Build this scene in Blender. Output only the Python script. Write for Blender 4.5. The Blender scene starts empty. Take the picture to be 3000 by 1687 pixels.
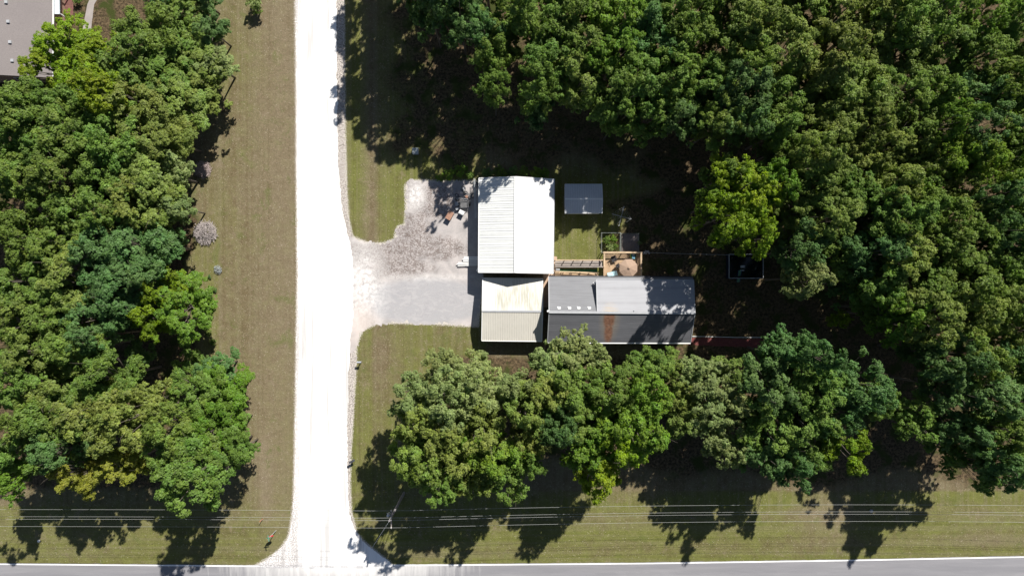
import bpy, bmesh, math, random
import numpy as np
from mathutils import Vector, Matrix
from math import radians as R, sin, cos, pi

sc = bpy.context.scene
C = sc.collection
S = 0.045            # metres on the ground per photograph pixel
H = 90.0             # drone altitude
# ------------------------------------------------------------------ camera, sky, sun
cam = bpy.data.cameras.new('camera'); camo = bpy.data.objects.new('camera', cam); C.objects.link(camo)
camo.location = (0, 0, H); camo.rotation_euler = (0, 0, 0)
cam.sensor_width = 36; cam.lens = 24.0; cam.clip_end = 2000; cam.clip_start = 1
sc.camera = camo
SUN_EL = R(46.0); AZ = math.atan2(0.5, 0.866)
world = bpy.data.worlds.new('World'); sc.world = world; world.use_nodes = True
wn = world.node_tree.nodes; wl = world.node_tree.links
sky = wn.new('ShaderNodeTexSky'); sky.sky_type = 'NISHITA'; sky.sun_disc = False
sky.sun_elevation = SUN_EL; sky.sun_rotation = AZ; sky.altitude = 200
bg = wn['Background']; bg.inputs[1].default_value = 0.044
wl.new(sky.outputs[0], bg.inputs[0])
sun = bpy.data.lights.new('sun', 'SUN'); sun.energy = 4.6; sun.angle = R(0.55); sun.color = (1.0, 0.955, 0.88)
suno = bpy.data.objects.new('sun', sun); C.objects.link(suno)
sd = Vector((sin(AZ) * cos(SUN_EL), cos(AZ) * cos(SUN_EL), sin(SUN_EL)))
suno.rotation_euler = (-sd).to_track_quat('-Z', 'Y').to_euler(); suno.location = (30, 50, 80)
sc.view_settings.view_transform = 'Standard'; sc.view_settings.look = 'None'
sc.view_settings.exposure = 0.75; sc.view_settings.gamma = 1.0
try:
    sc.cycles.max_bounces = 6; sc.cycles.diffuse_bounces = 3; sc.cycles.glossy_bounces = 2
    sc.cycles.transmission_bounces = 3; sc.cycles.transparent_max_bounces = 4
except Exception: pass

def P(px, py, z=0.0):
    """world point whose picture position (3000 px wide photograph) is px,py at height z"""
    k = S * (H - z) / H
    return Vector(((px - 1500) * k, (843.5 - py) * k, z))

# ------------------------------------------------------------------ node helpers
def mat(name):
    m = bpy.data.materials.new(name); m.use_nodes = True
    nt = m.node_tree; b = nt.nodes['Principled BSDF']; return m, nt, b
def N(nt, t, **kw):
    n = nt.nodes.new(t)
    for k, v in kw.items(): setattr(n, k, v)
    return n
def L(nt, a, b): nt.links.new(a, b)
def val(nt, s, x):
    if isinstance(x, (int, float)): s.default_value = x
    elif isinstance(x, (tuple, list)): s.default_value = (*x, 1) if len(x) == 3 and len(s.default_value) == 4 else x
    else: L(nt, x, s)
def mix(nt, f, a, b):
    n = N(nt, 'ShaderNodeMix', data_type='RGBA'); val(nt, n.inputs[0], f); val(nt, n.inputs[6], a); val(nt, n.inputs[7], b); return n.outputs[2]
def ma(nt, op, a, b=0.0, c=None):
    n = N(nt, 'ShaderNodeMath', operation=op); val(nt, n.inputs[0], a); val(nt, n.inputs[1], b)
    if c is not None: val(nt, n.inputs[2], c)
    return n.outputs[0]
def noise(nt, vec, scale, detail=4, rough=.55, dist=0.0):
    n = N(nt, 'ShaderNodeTexNoise'); n.inputs['Scale'].default_value = scale; n.inputs['Detail'].default_value = detail
    n.inputs['Roughness'].default_value = rough; n.inputs['Distortion'].default_value = dist
    if vec is not None: L(nt, vec, n.inputs['Vector'])
    return n.outputs['Fac']
def ramp(nt, x, lo, hi, a=0.0, b=1.0):
    n = N(nt, 'ShaderNodeMapRange'); n.clamp = True
    val(nt, n.inputs[0], x); n.inputs[1].default_value = lo; n.inputs[2].default_value = hi
    n.inputs[3].default_value = a; n.inputs[4].default_value = b; return n.outputs[0]
def pos(nt): return N(nt, 'ShaderNodeNewGeometry').outputs['Position']
def scaled(nt, vec, s):
    n = N(nt, 'ShaderNodeMapping'); L(nt, vec, n.inputs[0]); n.inputs['Scale'].default_value = s; return n.outputs[0]
def blob(nt, vec, px, py, rx, ry, soft=.5):
    """1 inside an ellipse at photo pixel px,py, 0 outside"""
    c = P(px, py)
    n = N(nt, 'ShaderNodeVectorMath', operation='SUBTRACT'); L(nt, vec, n.inputs[0]); n.inputs[1].default_value = (c.x, c.y, 0)
    d = N(nt, 'ShaderNodeVectorMath', operation='MULTIPLY'); L(nt, n.outputs[0], d.inputs[0]); d.inputs[1].default_value = (1/(rx*S), 1/(ry*S), 0)
    l = N(nt, 'ShaderNodeVectorMath', operation='LENGTH'); L(nt, d.outputs[0], l.inputs[0])
    return ramp(nt, l.outputs['Value'], 1-soft, 1+soft, 1, 0)
def bump(nt, b, h, strength=.3, dist=.05):
    n = N(nt, 'ShaderNodeBump'); n.inputs['Strength'].default_value = strength; n.inputs['Distance'].default_value = dist
    L(nt, h, n.inputs['Height']); L(nt, n.outputs[0], b.inputs['Normal'])

def simple(name, col, rough=.7, var=.25, scale=3.0, metal=0.0, spec=.3, fine=None):
    """weathered plain material: two octaves of tone variation over the base colour"""
    m, nt, b = mat(name); o = N(nt, 'ShaderNodeTexCoord').outputs['Object']
    n1 = noise(nt, o, scale, 5); n2 = noise(nt, o, fine or scale*9, 3)
    f = ma(nt, 'MULTIPLY_ADD', n1, .6, ma(nt, 'MULTIPLY', n2, .4))
    c = mix(nt, ramp(nt, f, .3, .7), tuple(x*(1-var) for x in col), tuple(min(1, x*(1+var)) for x in col))
    L(nt, c, b.inputs['Base Color']); b.inputs['Roughness'].default_value = rough
    b.inputs['Metallic'].default_value = metal; b.inputs['Specular IOR Level'].default_value = spec
    return m

# ------------------------------------------------------------------ object helpers
def tag(o, label=None, cat=None, group=None, kind=None):
    if label: o['label'] = label
    if cat: o['category'] = cat
    if group: o['group'] = group
    if kind: o['kind'] = kind
    return o
def empty(name, loc=(0, 0, 0), rz=0.0, label=None, cat=None, group=None):
    o = bpy.data.objects.new(name, None); C.objects.link(o); o.location = loc; o.rotation_euler = (0, 0, rz)
    o.empty_display_size = .3
    return tag(o, label, cat, group)
class MB:
    def __init__(s): s.v = []; s.f = []
    def add(s, vs, fs):
        n = len(s.v); s.v += [tuple(v) for v in vs]; s.f += [tuple(i+n for i in f) for f in fs]; return s
    def box(s, c, d, rz=0.0, rx=0.0, ry=0.0):
        M = Matrix.Rotation(rz, 3, 'Z') @ Matrix.Rotation(ry, 3, 'Y') @ Matrix.Rotation(rx, 3, 'X')
        vs = [Vector(c) + M @ Vector((d[0]/2*i, d[1]/2*j, d[2]/2*k)) for i in (-1, 1) for j in (-1, 1) for k in (-1, 1)]
        return s.add(vs, [(0,1,3,2),(4,6,7,5),(0,4,5,1),(2,3,7,6),(0,2,6,4),(1,5,7,3)])
    def bar(s, a, b, w, h=None):
        a = Vector(a); b = Vector(b); h = h or w; d = (b-a).normalized()
        up = Vector((0, 0, 1)) if abs(d.z) < .95 else Vector((1, 0, 0))
        sx = d.cross(up).normalized(); sy = sx.cross(d).normalized()
        vs = [p + sx*(w/2*i) + sy*(h/2*j) for p in (a, b) for i, j in ((-1,-1),(1,-1),(1,1),(-1,1))]
        return s.add(vs, [(0,1,2,3),(7,6,5,4),(0,4,5,1),(1,5,6,2),(2,6,7,3),(3,7,4,0)])
    def tube(s, pts, rad, n=7, cap=True):
        pts = [Vector(p) for p in pts]; rad = rad if isinstance(rad, (list, tuple)) else [rad]*len(pts); base = len(s.v)
        for i, p in enumerate(pts):
            d = (pts[min(i+1, len(pts)-1)] - pts[max(i-1, 0)]).normalized()
            up = Vector((0, 0, 1)) if abs(d.z) < .9 else Vector((1, 0, 0))
            a = d.cross(up).normalized(); b = a.cross(d).normalized()
            for k in range(n):
                t = 2*pi*k/n; s.v.append(tuple(p + (a*cos(t) + b*sin(t))*rad[i]))
        for i in range(len(pts)-1):
            for k in range(n):
                s.f.append((base+i*n+k, base+i*n+(k+1) % n, base+(i+1)*n+(k+1) % n, base+(i+1)*n+k))
        if cap:
            s.f.append(tuple(base+k for k in range(n))[::-1]); s.f.append(tuple(base+(len(pts)-1)*n+k for k in range(n)))
        return s
    def torus(s, c, r, t, M=None, n=18, m=8):
        base = len(s.v); c = Vector(c); M = M or Matrix.Identity(3)
        for i in range(n):
            for j in range(m):
                a = 2*pi*i/n; b = 2*pi*j/m
                s.v.append(tuple(c + M @ Vector(((r+t*cos(b))*cos(a), (r+t*cos(b))*sin(a), t*1.3*sin(b)))))
        for i in range(n):
            for j in range(m):
                s.f.append((base+i*m+j, base+((i+1) % n)*m+j, base+((i+1) % n)*m+(j+1) % m, base+i*m+(j+1) % m))
        return s
    def slab(s, a, b, c, d, t):
        """four-cornered roof panel with thickness t downwards"""
        a, b, c, d = map(Vector, (a, b, c, d)); n = (b-a).cross(d-a).normalized()
        if n.z < 0: n = -n
        vs = [a, b, c, d] + [p - n*t for p in (a, b, c, d)]
        return s.add(vs, [(0,1,2,3),(7,6,5,4),(0,4,5,1),(1,5,6,2),(2,6,7,3),(3,7,4,0)])
    def prism(s, poly, z0, z1):
        n = len(poly); vs = [(p[0], p[1], z0) for p in poly] + [(p[0], p[1], z1) for p in poly]
        return s.add(vs, [tuple(range(n))[::-1], tuple(range(n, 2*n))] + [(i, (i+1) % n, n+(i+1) % n, n+i) for i in range(n)])
    def build(s, name, m, parent=None, smooth=False, bevel=0.0):
        me = bpy.data.meshes.new(name); me.from_pydata([tuple(v) for v in s.v], [], s.f); me.validate()
        bm = bmesh.new(); bm.from_mesh(me); bmesh.ops.recalc_face_normals(bm, faces=bm.faces)
        if bevel: bmesh.ops.bevel(bm, geom=list(bm.edges), offset=bevel, segments=2, affect='EDGES', profile=.6)
        bm.to_mesh(me); bm.free(); me.materials.append(m)
        if smooth: me.polygons.foreach_set('use_smooth', [True]*len(me.polygons))
        o = bpy.data.objects.new(name, me); C.objects.link(o)
        if parent: o.parent = parent
        return o
def copy_tree(o, parent=None):
    c = o.copy(); C.objects.link(c); c.parent = parent
    for ch in list(o.children): copy_tree(ch, c)
    return c

# ------------------------------------------------------------------ surfaces of the setting
rng = np.random.default_rng(5)
def jag(poly, step=.22, amp=.16, seed=1):
    """resample a pixel polygon (ground) and roughen its edge"""
    r = random.Random(seed); out = []; pts = [P(*p) for p in poly]
    # smooth corners with Catmull-Rom
    n = len(pts); ph = [r.uniform(0, 6.28) for _ in range(6)]; s = 0
    for i in range(n):
        a, b = pts[i], pts[(i+1) % n]; l = (b-a).length; k = max(1, int(l/step)); nn = Vector((-(b-a).y, (b-a).x, 0)).normalized()
        for j in range(k):
            s += l/k
            w = .5*sin(s*1.1+ph[0]) + .35*sin(s*2.7+ph[1]) + .3*sin(s*6.1+ph[2]) + r.uniform(-.9, .9)
            p = a.lerp(b, j/k) + nn*w*amp; out.append((p.x, p.y))
    return out
def smooth_poly(poly, it=2):
    for _ in range(it):
        q = []
        for i in range(len(poly)):
            a = poly[i]; b = poly[(i+1) % len(poly)]
            q += [(a[0]*.75+b[0]*.25, a[1]*.75+b[1]*.25), (a[0]*.25+b[0]*.75, a[1]*.25+b[1]*.75)]
        poly = q
    return poly
def sheet(name, pts, z, m):
    bm = bmesh.new(); vs = [bm.verts.new((p[0], p[1], z)) for p in pts]; f = bm.faces.new(vs)
    bm.normal_update()
    if f.normal.z < 0: f.normal_flip()
    bmesh.ops.triangulate(bm, faces=[f], quad_method='BEAUTY', ngon_method='EAR_CLIP')
    me = bpy.data.meshes.new(name); bm.to_mesh(me); bm.free(); me.materials.append(m)
    o = bpy.data.objects.new(name, me); C.objects.link(o); o['kind'] = 'structure'; return o

ROAD = [(866,-400),(866,0),(868,250),(869,500),(872,800),(869,1000),(866,1200),(864,1330),(862,1430),(857,1510),(846,1570),(824,1605),(795,1628),(770,1644),(752,1654),(752,1662),(1140,1662),(1150,1657),(1140,1645),(1110,1622),(1062,1583),(1036,1545),(1024,1500),(1019,1440),(1017,1300),(1019,1200),(1021,1100),(1026,1010),(1034,930),(1036,800),(1030,730),(1016,680),(1004,620),(997,560),(990,450),(987,250),(985,0),(985,-400)]
SHOULDER = [(960,-400),(1007,-400),(1007,0),(1008,250),(1010,400),(1014,560),(1020,640),(1032,700),(1050,730),(1060,800),(1060,930),(1052,965),(1044,1000),(1042,1060),(1038,1130),(1033,1220),(1026,1330),(1024,1420),(1028,1500),(1040,1545),(1020,1545),(960,1400),(960,600)]
DRIVE = [(1010,690),(1040,698),(1090,716),(1130,712),(1156,700),(1166,664),(1188,658),(1190,600),(1188,545),(1200,531),(1240,529),(1290,533),(1410,531),(1412,700),(1412,830),(1400,955),(1330,951),(1210,946),(1110,944),(1060,968),(1045,1010),(1030,1040),(1000,1000),(990,850)]
ASPH = [(-1500,1646),(0,1648),(740,1654),(1300,1651),(1900,1646),(2500,1637),(3000,1627),(4500,1600),(4500,2100),(-1500,2100)]

def inside_dist(poly, X, Y):
    """signed distance in px (negative inside) from grid points to polygon"""
    px = np.array([p[0] for p in poly], float); py = np.array([p[1] for p in poly], float); n = len(px)
    d2 = np.full(X.shape, 1e12); ins = np.zeros(X.shape, bool)
    for i in range(n):
        x0, y0 = px[i], py[i]; x1, y1 = px[(i+1) % n], py[(i+1) % n]
        ex, ey = x1-x0, y1-y0; t = np.clip(((X-x0)*ex+(Y-y0)*ey)/(ex*ex+ey*ey+1e-9), 0, 1)
        d2 = np.minimum(d2, (X-x0-t*ex)**2+(Y-y0-t*ey)**2)
        c = ((y0 > Y) != (y1 > Y)); xi = x0+(Y-y0)*ex/(ey if abs(ey) > 1e-9 else 1e-9)
        ins ^= (c & (X < xi))
    d = np.sqrt(d2); return np.where(ins, -d, d)
def sm(a, b, x): t = np.clip((x-a)/(b-a), 0, 1); return t*t*(3-2*t)
def gs(X, Y, x, y, rx, ry): return np.exp(-(((X-x)/rx)**2+((Y-y)/ry)**2))

# ---- ground sheet: a fine grid in the middle of one large sheet, with turf / litter and painted shade / stone zones stored per vertex
def build_ground(m):
    step = 9.0
    xs = np.concatenate([[-12000, -4000, -1500], np.arange(-300, 3301, step), [4500, 7000, 15000]])
    ys = np.concatenate([[-13000, -4000, -1500], np.arange(-250, 1901, step), [3000, 6000, 15000]])
    X, Y = np.meshgrid(xs, ys); nx, ny = len(xs), len(ys)
    co = np.zeros((ny*nx, 3)); co[:, 0] = ((X-1500)*S).ravel(); co[:, 1] = ((843.5-Y)*S).ravel()
    i = np.arange(nx-1); j = np.arange(ny-1); I, J = np.meshgrid(i, j); a = (J*nx+I).ravel()
    fc = np.stack([a, a+nx, a+nx+1, a+1], 1)
    me = bpy.data.meshes.new('ground'); me.vertices.add(len(co)); me.vertices.foreach_set('co', co.ravel())
    me.loops.add(fc.size); me.loops.foreach_set('vertex_index', fc.ravel())
    me.polygons.add(len(fc)); me.polygons.foreach_set('loop_start', np.arange(0, fc.size, 4)); me.polygons.foreach_set('loop_total', np.full(len(fc), 4))
    me.update(); me.validate()
    # greenness of the turf
    g = np.full(X.shape, .22)
    g += .55*sm(1330, 1600, Y)*sm(0, 300, X) * (X < 900)
    g += .25*sm(780, 860, X)*(X < 870)*sm(900, 1300, Y)
    g += .28*gs(X, Y, 650, 120, 90, 160) + .15*gs(X, Y, 640, 620, 60, 200)
    g += .35*(X < 640)*sm(600, 700, Y)*(Y < 1100)
    rl = (X > 1000) & (X < 1420)
    g = np.where(rl & (Y < 740), .86 - .72*np.exp(-((X-1090)/20)**2) - .25*np.exp(-((X-1130)/25)**2)*sm(600, 380, Y) + .2*sm(1170, 1200, X), g)
    g = np.where(rl & (Y > 900) & (Y < 1480), .80 - .62*gs(X, Y, 1125, 1050, 45, 130) - .3*gs(X, Y, 1310, 990, 45, 30) - .32*np.exp(-((X-1098)/7)**2) - .25*gs(X, Y, 1480, 1080, 60, 40) + .1*np.sin(X/9.), g)
    yl = sm(1590, 1625, X)*sm(1990, 1760, X)*sm(430, 560, Y)*(Y < 830)
    g = g*(1-yl)+1.05*yl
    ve = (Y > 1440) & (X > 1000)
    g = np.where(ve, .82 + .18*np.sin(Y/14+X/600.) - .42*gs(X, Y, 2440, 1500, 110, 110) - .35*gs(X, Y, 1900, 1400, 90, 90) - .25*gs(X, Y, 2900, 1560, 150, 60), g)
    ve2 = (Y > 1480) & (X < 700)
    g = np.where(ve2, .78 - .3*gs(X, Y, 650, 1500, 70, 60), g)
    # leaf litter under the woods; the last term paints shade with it
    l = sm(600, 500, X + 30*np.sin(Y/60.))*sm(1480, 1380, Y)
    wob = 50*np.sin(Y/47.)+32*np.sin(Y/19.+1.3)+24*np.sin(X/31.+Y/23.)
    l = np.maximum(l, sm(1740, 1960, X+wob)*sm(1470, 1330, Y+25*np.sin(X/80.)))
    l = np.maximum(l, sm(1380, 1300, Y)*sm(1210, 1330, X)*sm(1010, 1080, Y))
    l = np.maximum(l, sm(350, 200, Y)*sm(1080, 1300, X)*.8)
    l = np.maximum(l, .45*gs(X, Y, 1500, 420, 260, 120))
    l = np.maximum(l, .62*sm(560, 430, Y+30*np.sin(X/37.))*sm(1060, 1200, X+25*np.sin(Y/29.)))  # shade painted into the lawn north of the workshop, using the litter tone
    d = np.minimum(inside_dist(ROAD, X, Y), inside_dist(DRIVE, X, Y)); d = np.minimum(d, inside_dist(SHOULDER, X, Y))
    gr = sm(20, -5, d)*.9
    # sandy strip along the left lawn
    dry = .8*np.exp(-((X-775)/20)**2)*sm(1200, 1330, Y)*sm(1560, 1450, Y) + .55*sm(700, 850, X)*(X < 875)
    dry += .6*gs(X, Y, 2440, 1510, 90, 60) + .35*np.exp(-((X-618)/14)**2)*sm(640, 700, Y)*sm(800, 740, Y)
    for nm, arr in (('green', g), ('litter_shade', l), ('stone', gr), ('dry', dry)):
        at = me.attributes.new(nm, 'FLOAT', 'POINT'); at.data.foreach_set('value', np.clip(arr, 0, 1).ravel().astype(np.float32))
    me.materials.append(m); o = bpy.data.objects.new('ground', me); C.objects.link(o); o['kind'] = 'structure'; return o

m, nt, b = mat('turf'); p = pos(nt)
at = {k: N(nt, 'ShaderNodeAttribute', attribute_name=k).outputs['Fac'] for k in ('green', 'litter_shade', 'stone', 'dry')}
n_big = noise(nt, p, .12, 5, .6); n_mid = noise(nt, p, .7, 6, .65); n_f = noise(nt, p, 3.2, 5, .8); n_ff = noise(nt, p, 8.0, 3, .8)
mv = noise(nt, scaled(nt, p, (1.7, .012, 1)), 1.0, 4, .6); mh = noise(nt, scaled(nt, p, (.02, 1.5, 1)), 1.0, 4, .6)
sy = N(nt, 'ShaderNodeSeparateXYZ'); L(nt, p, sy.inputs[0]); low_ = ramp(nt, ma(nt, 'ADD', sy.outputs[1], ma(nt, 'MULTIPLY', n_big, 4)), P(0, 1470).y+2, P(0, 1510).y+2, 0, 1)
mow = ma(nt, 'ADD', ma(nt, 'MULTIPLY', mv, ma(nt, 'SUBTRACT', 1, low_)), ma(nt, 'MULTIPLY', mh, low_))
g = ma(nt, 'ADD', at['green'], ma(nt, 'MULTIPLY', ma(nt, 'SUBTRACT', n_mid, .5), 1.1))
g = ma(nt, 'ADD', g, ma(nt, 'MULTIPLY', ma(nt, 'SUBTRACT', n_big, .5), .8)); g = ma(nt, 'ADD', g, ma(nt, 'MULTIPLY', ma(nt, 'SUBTRACT', mow, .5), .5))
brown = mix(nt, ramp(nt, n_mid, .35, .65), (.138, .106, .058), (.190, .152, .096))
green = mix(nt, ramp(nt, n_mid, .35, .65), (.122, .130, .032), (.165, .172, .050))
c = mix(nt, ramp(nt, g, .15, .9), brown, green)
c = mix(nt, ramp(nt, mow, .46, .58, 0, .34), c, (.205, .175, .115))
c = mix(nt, ramp(nt, mow, .44, .36, 0, .28), c, (.085, .08, .035))
c = mix(nt, ma(nt, 'MULTIPLY', at['dry'], .6), c, (.24, .19, .135))
c = mix(nt, ramp(nt, n_f, .56, .40, .0, .55), c, mix(nt, .35, c, (.03, .035, .01)))
c = mix(nt, ramp(nt, n_ff, .58, .42, .0, .45), c, mix(nt, .3, c, (.03, .03, .01)))
sv = N(nt, 'ShaderNodeTexVoronoi'); sv.inputs['Scale'].default_value = 2.6; sv.inputs['Randomness'].default_value = 1.0; L(nt, p, sv.inputs['Vector'])
c = mix(nt, ramp(nt, noise(nt, p, .45, 6, .75, .3), .57, .66, 0, .45), c, (.215, .17, .12))
c = mix(nt, ramp(nt, noise(nt, scaled(nt, p, (1, 1, 2)), .38, 6, .7, .5), .56, .66, 0, .5), c, (.095, .115, .03))
straw = ma(nt, 'MULTIPLY', ramp(nt, n_ff, .54, .62), ramp(nt, noise(nt, p, 1.6, 4, .7), .46, .60, .0, .75))
straw = ma(nt, 'MULTIPLY', straw, ramp(nt, g, .2, 1.0, 1.0, .25))
c = mix(nt, straw, c, (.33, .28, .20))
c = mix(nt, ramp(nt, sv.outputs['Distance'], .17, .09, 0, .55), c, (.42, .37, .29))
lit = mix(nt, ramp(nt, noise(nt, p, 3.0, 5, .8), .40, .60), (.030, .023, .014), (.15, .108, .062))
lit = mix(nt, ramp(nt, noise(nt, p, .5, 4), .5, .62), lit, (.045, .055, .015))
lf = ramp(nt, ma(nt, 'ADD', at['litter_shade'], ma(nt, 'MULTIPLY', ma(nt, 'SUBTRACT', n_mid, .5), .8)), .35, .65)
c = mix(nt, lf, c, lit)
st = ramp(nt, ma(nt, 'ADD', at['stone'], ma(nt, 'MULTIPLY', ma(nt, 'SUBTRACT', noise(nt, p, 9.0, 3, .7), .5), 1.6)), .62, .72)
c = mix(nt, st, c, (.52, .48, .44))
L(nt, c, b.inputs['Base Color']); b.inputs['Roughness'].default_value = .95; b.inputs['Specular IOR Level'].default_value = .1
bump(nt, b, ma(nt, 'ADD', n_f, n_ff), .9, .07)
M_TURF = m

# white crushed limestone road
m, nt, b = mat('crushed_limestone'); p = pos(nt)
sx = N(nt, 'ShaderNodeSeparateXYZ'); L(nt, p, sx.inputs[0])
rut = noise(nt, scaled(nt, p, (1.3, .04, 1)), 1.0, 5, .65); gr1 = noise(nt, p, 7.0, 5, .85); big = noise(nt, p, .35, 4)
c = mix(nt, ramp(nt, rut, .36, .52), (.50, .49, .485), (.88, .87, .86))
edge = ramp(nt, sx.outputs[0], P(866, 0).x, P(893, 0).x, 1, 0)
c = mix(nt, ma(nt, 'MULTIPLY', edge, ramp(nt, gr1, .43, .55)), c, (.33, .30, .29))
sp = ma(nt, 'MULTIPLY', ramp(nt, gr1, .60, .68), .22); c = mix(nt, sp, c, (.45, .41, .37))
apr = ma(nt, 'MULTIPLY', ramp(nt, sx.outputs[1], P(0, 1662).y, P(0, 1640).y, 1, 0), ramp(nt, noise(nt, scaled(nt, p, (.35, 1.6, 1)), 1.5, 5, .7), .38, .62, .1, .8))
c = mix(nt, apr, c, (.33, .33, .35))
L(nt, c, b.inputs['Base Color']); b.inputs['Roughness'].default_value = .9; bump(nt, b, gr1, .35, .03)
M_ROAD = m
# shoulder: mixed stone and soil
m, nt, b = mat('stony_shoulder'); p = pos(nt)
k = noise(nt, p, 6.5, 5, .85); k2 = noise(nt, p, 1.2, 4)
c = mix(nt, ramp(nt, k, .455, .545), (.10, .085, .075), (.60, .55, .51)); c = mix(nt, ramp(nt, k2, .4, .65, 0, .35), c, (.42, .38, .35))
L(nt, c, b.inputs['Base Color']); b.inputs['Roughness'].default_value = .95; bump(nt, b, k, .5, .05)
M_SHO = m
# driveway gravel with fallen-leaf patches
m, nt, b = mat('driveway_gravel'); p = pos(nt)
k = noise(nt, p, 9.0, 5, .8); k2 = noise(nt, p, .55, 6, .65, .4); k3 = noise(nt, p, 2.0, 7, .8, .6)
c = mix(nt, ramp(nt, k2, .35, .65), (.33, .31, .305), (.52, .475, .46))
c = mix(nt, ramp(nt, k, .35, .7, 0, .5), c, (.22, .205, .205))
low = blob(nt, p, 1250, 882, 190, 66, .12)
crk = noise(nt, scaled(nt, p, (.5, 1.0, 1)), 1.4, 7, .7, 1.2)
asp = mix(nt, ramp(nt, crk, .35, .68), (.315, .315, .33), (.385, .372, .382))
asp = mix(nt, ramp(nt, ma(nt, 'ABSOLUTE', ma(nt, 'SUBTRACT', crk, .5)), .0, .012, .5, 0), asp, (.13, .13, .14))
c = mix(nt, ma(nt, 'MULTIPLY', low, .9), c, asp)
lm = blob(nt, p, 1275, 590, 75, 52, .5)
for q in ((1120, 735, 130, 28, .5), (1240, 725, 110, 40, .5), (1200, 560, 22, 40, .5), (1075, 940, 26, 26, .6), (1210, 690, 60, 60, .5), (1150, 775, 110, 40, .6)):
    lm = ma(nt, 'MAXIMUM', lm, blob(nt, p, *q))
big5 = noise(nt, p, .35, 4, .6)
thr = ma(nt, 'MULTIPLY', ramp(nt, ma(nt, 'ADD', ma(nt, 'MULTIPLY', lm, 1.25), ma(nt, 'MULTIPLY', ma(nt, 'SUBTRACT', big5, .5), 2.2)), .4, .9), ramp(nt, ma(nt, 'ADD', ma(nt, 'MULTIPLY', k3, .4), ma(nt, 'MULTIPLY', noise(nt, p, 5.5, 5, .9), .6)), .465, .53))
c = mix(nt, ma(nt, 'MULTIPLY', thr, .85), c, (.115, .085, .073))
wht = ma(nt, 'MAXIMUM', blob(nt, p, 1218, 572, 26, 42, .5), ma(nt, 'MAXIMUM', blob(nt, p, 1065, 830, 50, 110, .7), ma(nt, 'MULTIPLY', blob(nt, p, 1200, 812, 170, 9, .7), .5)))
c = mix(nt, ma(nt, 'MULTIPLY', wht, ramp(nt, k3, .38, .58)), c, (.68, .66, .65))
pinkish = blob(nt, p, 1060, 960, 36, 70, .6); c = mix(nt, ma(nt, 'MULTIPLY', pinkish, .5), c, (.62, .53, .48))
L(nt, c, b.inputs['Base Color']); b.inputs['Roughness'].default_value = .95; bump(nt, b, k, .5, .05)
M_DRV = m
# asphalt with gravel dust dragged out of the side road
m, nt, b = mat('asphalt'); p = pos(nt)
k = noise(nt, p, 25.0, 3, .8); k2 = noise(nt, scaled(nt, p, (.08, 1.2, 1)), 1.0, 4)
c = mix(nt, ramp(nt, k2, .35, .65), (.205, .202, .218), (.25, .245, .258)); c = mix(nt, ramp(nt, k, .4, .7, 0, .35), c, (.14, .14, .155))
c = mix(nt, ramp(nt, noise(nt, scaled(nt, p, (.12, 1, 1)), .9, 6, .7, 1.5), .485, .5, 0, .18), c, (.15, .15, .16))
dst = blob(nt, p, 1000, 1650, 290, 62, .75)
rot = N(nt, 'ShaderNodeMapping'); L(nt, p, rot.inputs[0]); rot.inputs['Rotation'].default_value = (0, 0, .5); rot.inputs['Scale'].default_value = (1.6, .14, 1)
stk = noise(nt, rot.outputs[0], 1.0, 5, .65, .5)
dd = ramp(nt, ma(nt, 'ADD', dst, ma(nt, 'MULTIPLY', ma(nt, 'SUBTRACT', stk, .5), .9)), .25, .95)
c = mix(nt, dd, c, (.62, .61, .60))
L(nt, c, b.inputs['Base Color']); b.inputs['Roughness'].default_value = .85; bump(nt, b, k, .2, .01)
M_ASP = m

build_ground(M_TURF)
sheet('asphalt_road', jag(ASPH, .5, .03, 3), .004, M_ASP)
sheet('road_shoulder', jag(SHOULDER, .2, .10, 4), .008, M_SHO)
sheet('driveway', jag(smooth_poly(DRIVE, 1), .2, .24, 5), .012, M_DRV)
sheet('gravel_road', jag(ROAD, .2, .07, 6), .016, M_ROAD)
# painted edge line
M_LINE = simple('road_paint', (.80, .80, .80), .6, .15, 2)
def edge_y(x): 
    xs = [-1500, 0, 740, 1300, 1900, 2500, 3000, 4500]; ys = [1646, 1648, 1654, 1651, 1646, 1637, 1627, 1600]
    return float(np.interp(x, xs, ys))
for a0, a1 in ((-600, 760), (1140, 3600)):
    up = [P(x, edge_y(x)+1.5) for x in range(a0, a1+1, 20)]; dn = [P(x, edge_y(x)+5.0) for x in range(a1, a0-1, -20)]
    sheet('road_edge_line', [(q.x, q.y) for q in up+dn], .020, M_LINE)
# the far house's footpath
M_CONC = simple('old_concrete', (.30, .27, .255), .9, .2, 1.2, fine=14)
path = [(272,-60),(296,-60),(284,0),(276,14),(270,60),(266,100),(262,140),(235,150),(240,100),(247,60),(256,14),(262,0)]
sheet('footpath', jag(path, .5, .015, 7), .012, M_CONC)
M_MULCH = simple('reddish_mulch', (.16, .075, .065), .95, .45, 4, fine=22)
sheet('mulch_bed', jag([(183,-60),(214,-60),(214,60),(183,60)], .3, .05, 8), .012, M_MULCH)
sheet('mulch_path', jag([(2020,988),(2120,990),(2250,994),(2350,998),(2350,1022),(2120,1014),(2015,1010)], .3, .05, 9), .012, simple('red_mulch', (.17, .055, .05), .95, .35, 3, fine=18))

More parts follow.
